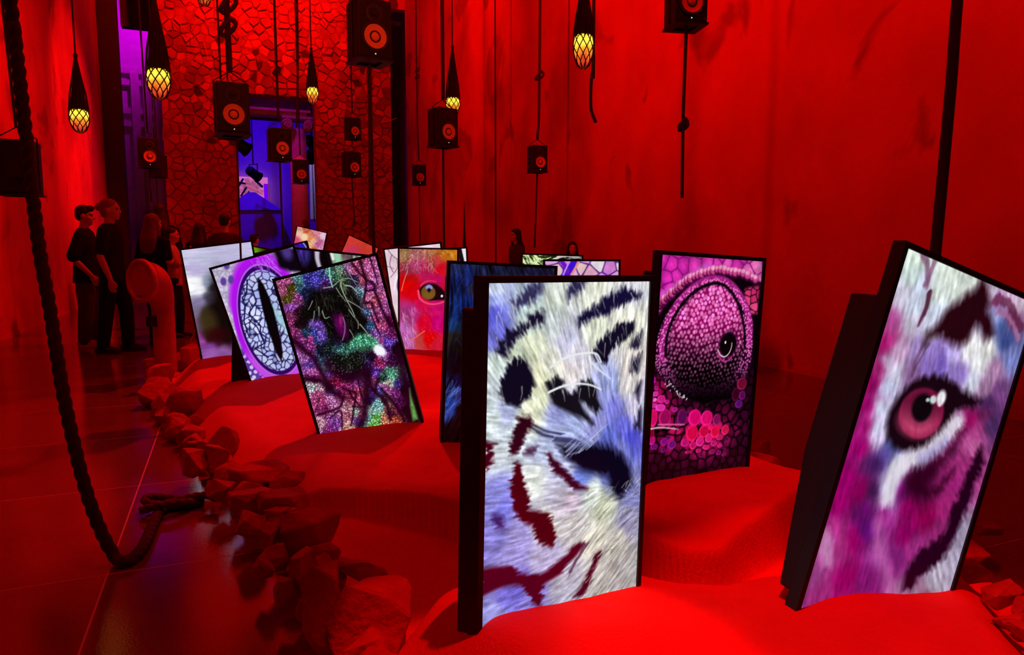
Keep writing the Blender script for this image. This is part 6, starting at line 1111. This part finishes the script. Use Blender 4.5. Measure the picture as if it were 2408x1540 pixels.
    tr.loft([ring((0, 0, .84), (0, 0, 1), .165*b+pl*.5, .12*b+pl*.4), ring((0, 0, .94), (0, 0, 1), .172*b+pl*.5, .122*b+pl*.4), ring((0, 0, 1.02), (0, 0, 1), .162*b, .114*b)])
    out('trousers', tr, pants, voxel*1.05, 4)
    # shirt with sleeves
    sh_ = MB(); s0 = .86-.05*loose
    sh_.loft([ring((0, 0, s0), (0, 0, 1), .180*b+.035*loose, .132*b+.03*loose), ring((0, 0, 1.0), (0, 0, 1), .176*b+.03*loose, .126*b+.022*loose), ring((0, 0, 1.12), (0, 0, 1), .164*b+.03*loose, .118*b+.02*loose), ring((0, .005, 1.28), (0, 0, 1), .184*b+.018*loose, .128*b+.012*loose), ring((0, 0, 1.40), (0, 0, 1), .186*b+.01*loose, .112*b), ring((0, -.008, 1.465), (0, 0, 1), .135*b, .088*b), ring((0, -.01, 1.50), (0, 0, 1), .075, .068)])
    for sx in (-1, 1):
        s, e, w_ = arms[sx]; limb(sh_, [s+Vector((-sx*.05, 0, .015)), s, s.lerp(e, .45), s.lerp(e, .72+.18*loose)], [.07*b, .066*b, .060*b+.012*loose, .060*b+.020*loose])
    out('shirt', sh_, shirt, voxel*1.05, 3)
    for sx in (-1, 1):
        hp, kn, an = leg[sx]; so = MB(); limb(so, [an+Vector((0, -.055, -.04)), an+Vector((0, .03, -.035)), an+Vector((sx*.008, .10, -.048)), an+Vector((sx*.012, .17, -.058))], [.045, .05, .046, .030]); o = out('shoe', so, shoes, .012, 2)
        sl = MB(); z0 = 0; sl.loft([((an+Vector((sx*.006, .055, -ankz+.001))), Vector((.052, 0, 0)), Vector((0, .14, 0))), ((an+Vector((sx*.006, .055, -ankz+.028))), Vector((.05, 0, 0)), Vector((0, .138, 0)))]); o2 = sl.build('sole', shoes, o); o2.data.transform(Matrix.Diagonal((k, k, k, 1)))
    # hair
    h = MB()
    def hh(c, r): h.ell(hc+hr @ Vector(c), r, 16, 12, hr)
    if hairstyle == 'short': hh((0, -.022, .045), (.086, .100, .090)); hh((0, -.06, .0), (.078, .056, .075)); hh((0, .055, .095), (.066, .05, .04))
    elif hairstyle == 'crop': hh((0, -.02, .045), (.081, .098, .082)); hh((0, -.06, .0), (.074, .05, .07))
    elif hairstyle == 'bun': hh((0, -.02, .045), (.083, .10, .085)); hh((0, -.06, -.02), (.076, .05, .08)); hh((0, -.125, .03), (.04, .045, .045))
    else:
        hh((0, -.022, .045), (.090, .104, .092)); hh((0, -.06, -.03), (.095, .06, .10)); L = .34 if hairstyle == 'long' else .24
        h.loft([ring(hc+hr @ Vector((0, -.045, .02)), (0, 0, 1), .088, .075), ring(hc+hr @ Vector((0, -.065, -.10)), (0, 0, 1), .115, .07), ring(Vector((0, -.095, 1.66-.22)), (0, 0, 1), .135, .06), ring(Vector((0, -.11, 1.66-L)), (0, 0, 1), .12, .045), ring(Vector((0, -.115, 1.66-L-.07)), (0, 0, 1), .07, .03)])
        for sx in (-1, 1): limb(h, [hc+hr @ Vector((sx*.075, .0, .03)), hc+hr @ Vector((sx*.092, .0, -.10)), Vector((sx*.105, .0, 1.66-.26))], [.03, .032, .026])
    out('hair', h, hair, voxel, 2)
    ey = MB()
    for sx in (-1, 1): ey.ell((hc+hr @ Vector((sx*.031, .083, .004)))*k, (.011*k,)*3, 10, 8)
    ey.build('eyes', mat('eye_dark', (.05, .03, .03), .2), t, True)
    return tag(t, label, 'person')
BK = cloth('black_cotton', (.012, .012, .014)); BK2 = cloth('black_denim', (.015, .015, .019)); DKR = cloth('dark_brown_cotton', (.075, .03, .025)); WH = cloth('white_cotton', (.6, .56, .54)); LS = mat('light_leather', (.6, .5, .45), .6); DS = mat('dark_leather', (.012, .011, .011), .5)
HB = mat('black_hair', (.010, .008, .008), .6, .3, 90); HR = mat('auburn_hair', (.16, .035, .02), .6, .3, 90); HL = mat('light_brown_hair', (.30, .15, .09), .6, .3, 90)
f1 = at_z(216, 812); f2 = at_z(276, 828)
FR = -PI/2-YAW+.15                                                   # facing to the right of the photo
person((f1.x, f1.y, 0), FR+.1, 1.76, 'young man in loose black T-shirt and dark trousers, hand in pocket, light shoes', BK, DKR, LS, HB, 'short', 'pocket', 'pocket', loose=1.0, voxel=.0105, step=.03, headtilt=-.08)
person((f2.x, f2.y, 0), FR, 1.80, 'slim man in black T-shirt and black trousers standing with one arm hanging', BK2, BK, DS, HL, 'bun', 'down', 'down', loose=.25, voxel=.0105, step=.10)
q = at(362, 590, 8.9); person((q.x, q.y, 0), -YAW-.25, 1.66, 'woman with long auburn hair and black top seen from behind beside the cowl post', BK, BK2, DS, HR, 'long', 'fold', 'fold', loose=.2, headturn=-.3)
q = at(380, 590, 10.6); person((q.x, q.y, 0), -YAW+.3, 1.90, 'person with black hair behind the auburn-haired woman', BK, BK2, DS, HB, 'bob', 'down', 'down', loose=.4, voxel=.016)
q = at(404, 590, 9.7); person((q.x, q.y, 0), -YAW-1.2, 1.52, 'person in pale shirt raising a hand beside the auburn-haired woman', WH, BK2, DS, HB, 'crop', 'face', 'face', loose=.4, voxel=.015)
q = at(470, 590, 11.5); person((q.x, q.y, 0), -YAW, 1.64, 'woman with long black hair seen from behind near the stone arch', BK2, BK2, DS, HB, 'long', 'down', 'down', loose=.2, voxel=.016)
q = at(531, 590, 10.2); person((q.x, q.y, 0), -YAW+.1, 1.74, 'man with cropped dark hair seen from behind left of the blue opening', DKR, BK2, DS, HB, 'crop', 'down', 'down', loose=.4, voxel=.016)
q = at(598, 590, 13.0); person((q.x, q.y, 0), -YAW-.4, 1.50, 'shadowed visitor below the blue booth, only head and shoulders visible', BK2, BK2, DS, HB, 'short', 'fold', 'fold', loose=.3, voxel=.018)
q = at(722, 590, 16.2); person((q.x, q.y, 0), -YAW+.5, 1.92, 'shadowed visitor in dark clothes standing at the right jamb of the arch', DKR, BK2, DS, HR, 'crop', 'fold', 'fold', loose=.3, voxel=.018)
q = at(1214, 590, 11.6); person((q.x, q.y, 0), PI/2-YAW+.45, 1.56, 'girl with long black hair by the right wall behind the green streak monitor', DKR, BK2, DS, HB, 'long', 'down', 'down', loose=.2, voxel=.013, headturn=.2)
q = at(1346, 590, 10.2); person((q.x, q.y, 0), PI-YAW, 1.33, 'small dark-haired visitor in black right of the long-haired girl', BK, BK2, DS, HB, 'bob', 'face', 'down', loose=.3, voxel=.016)
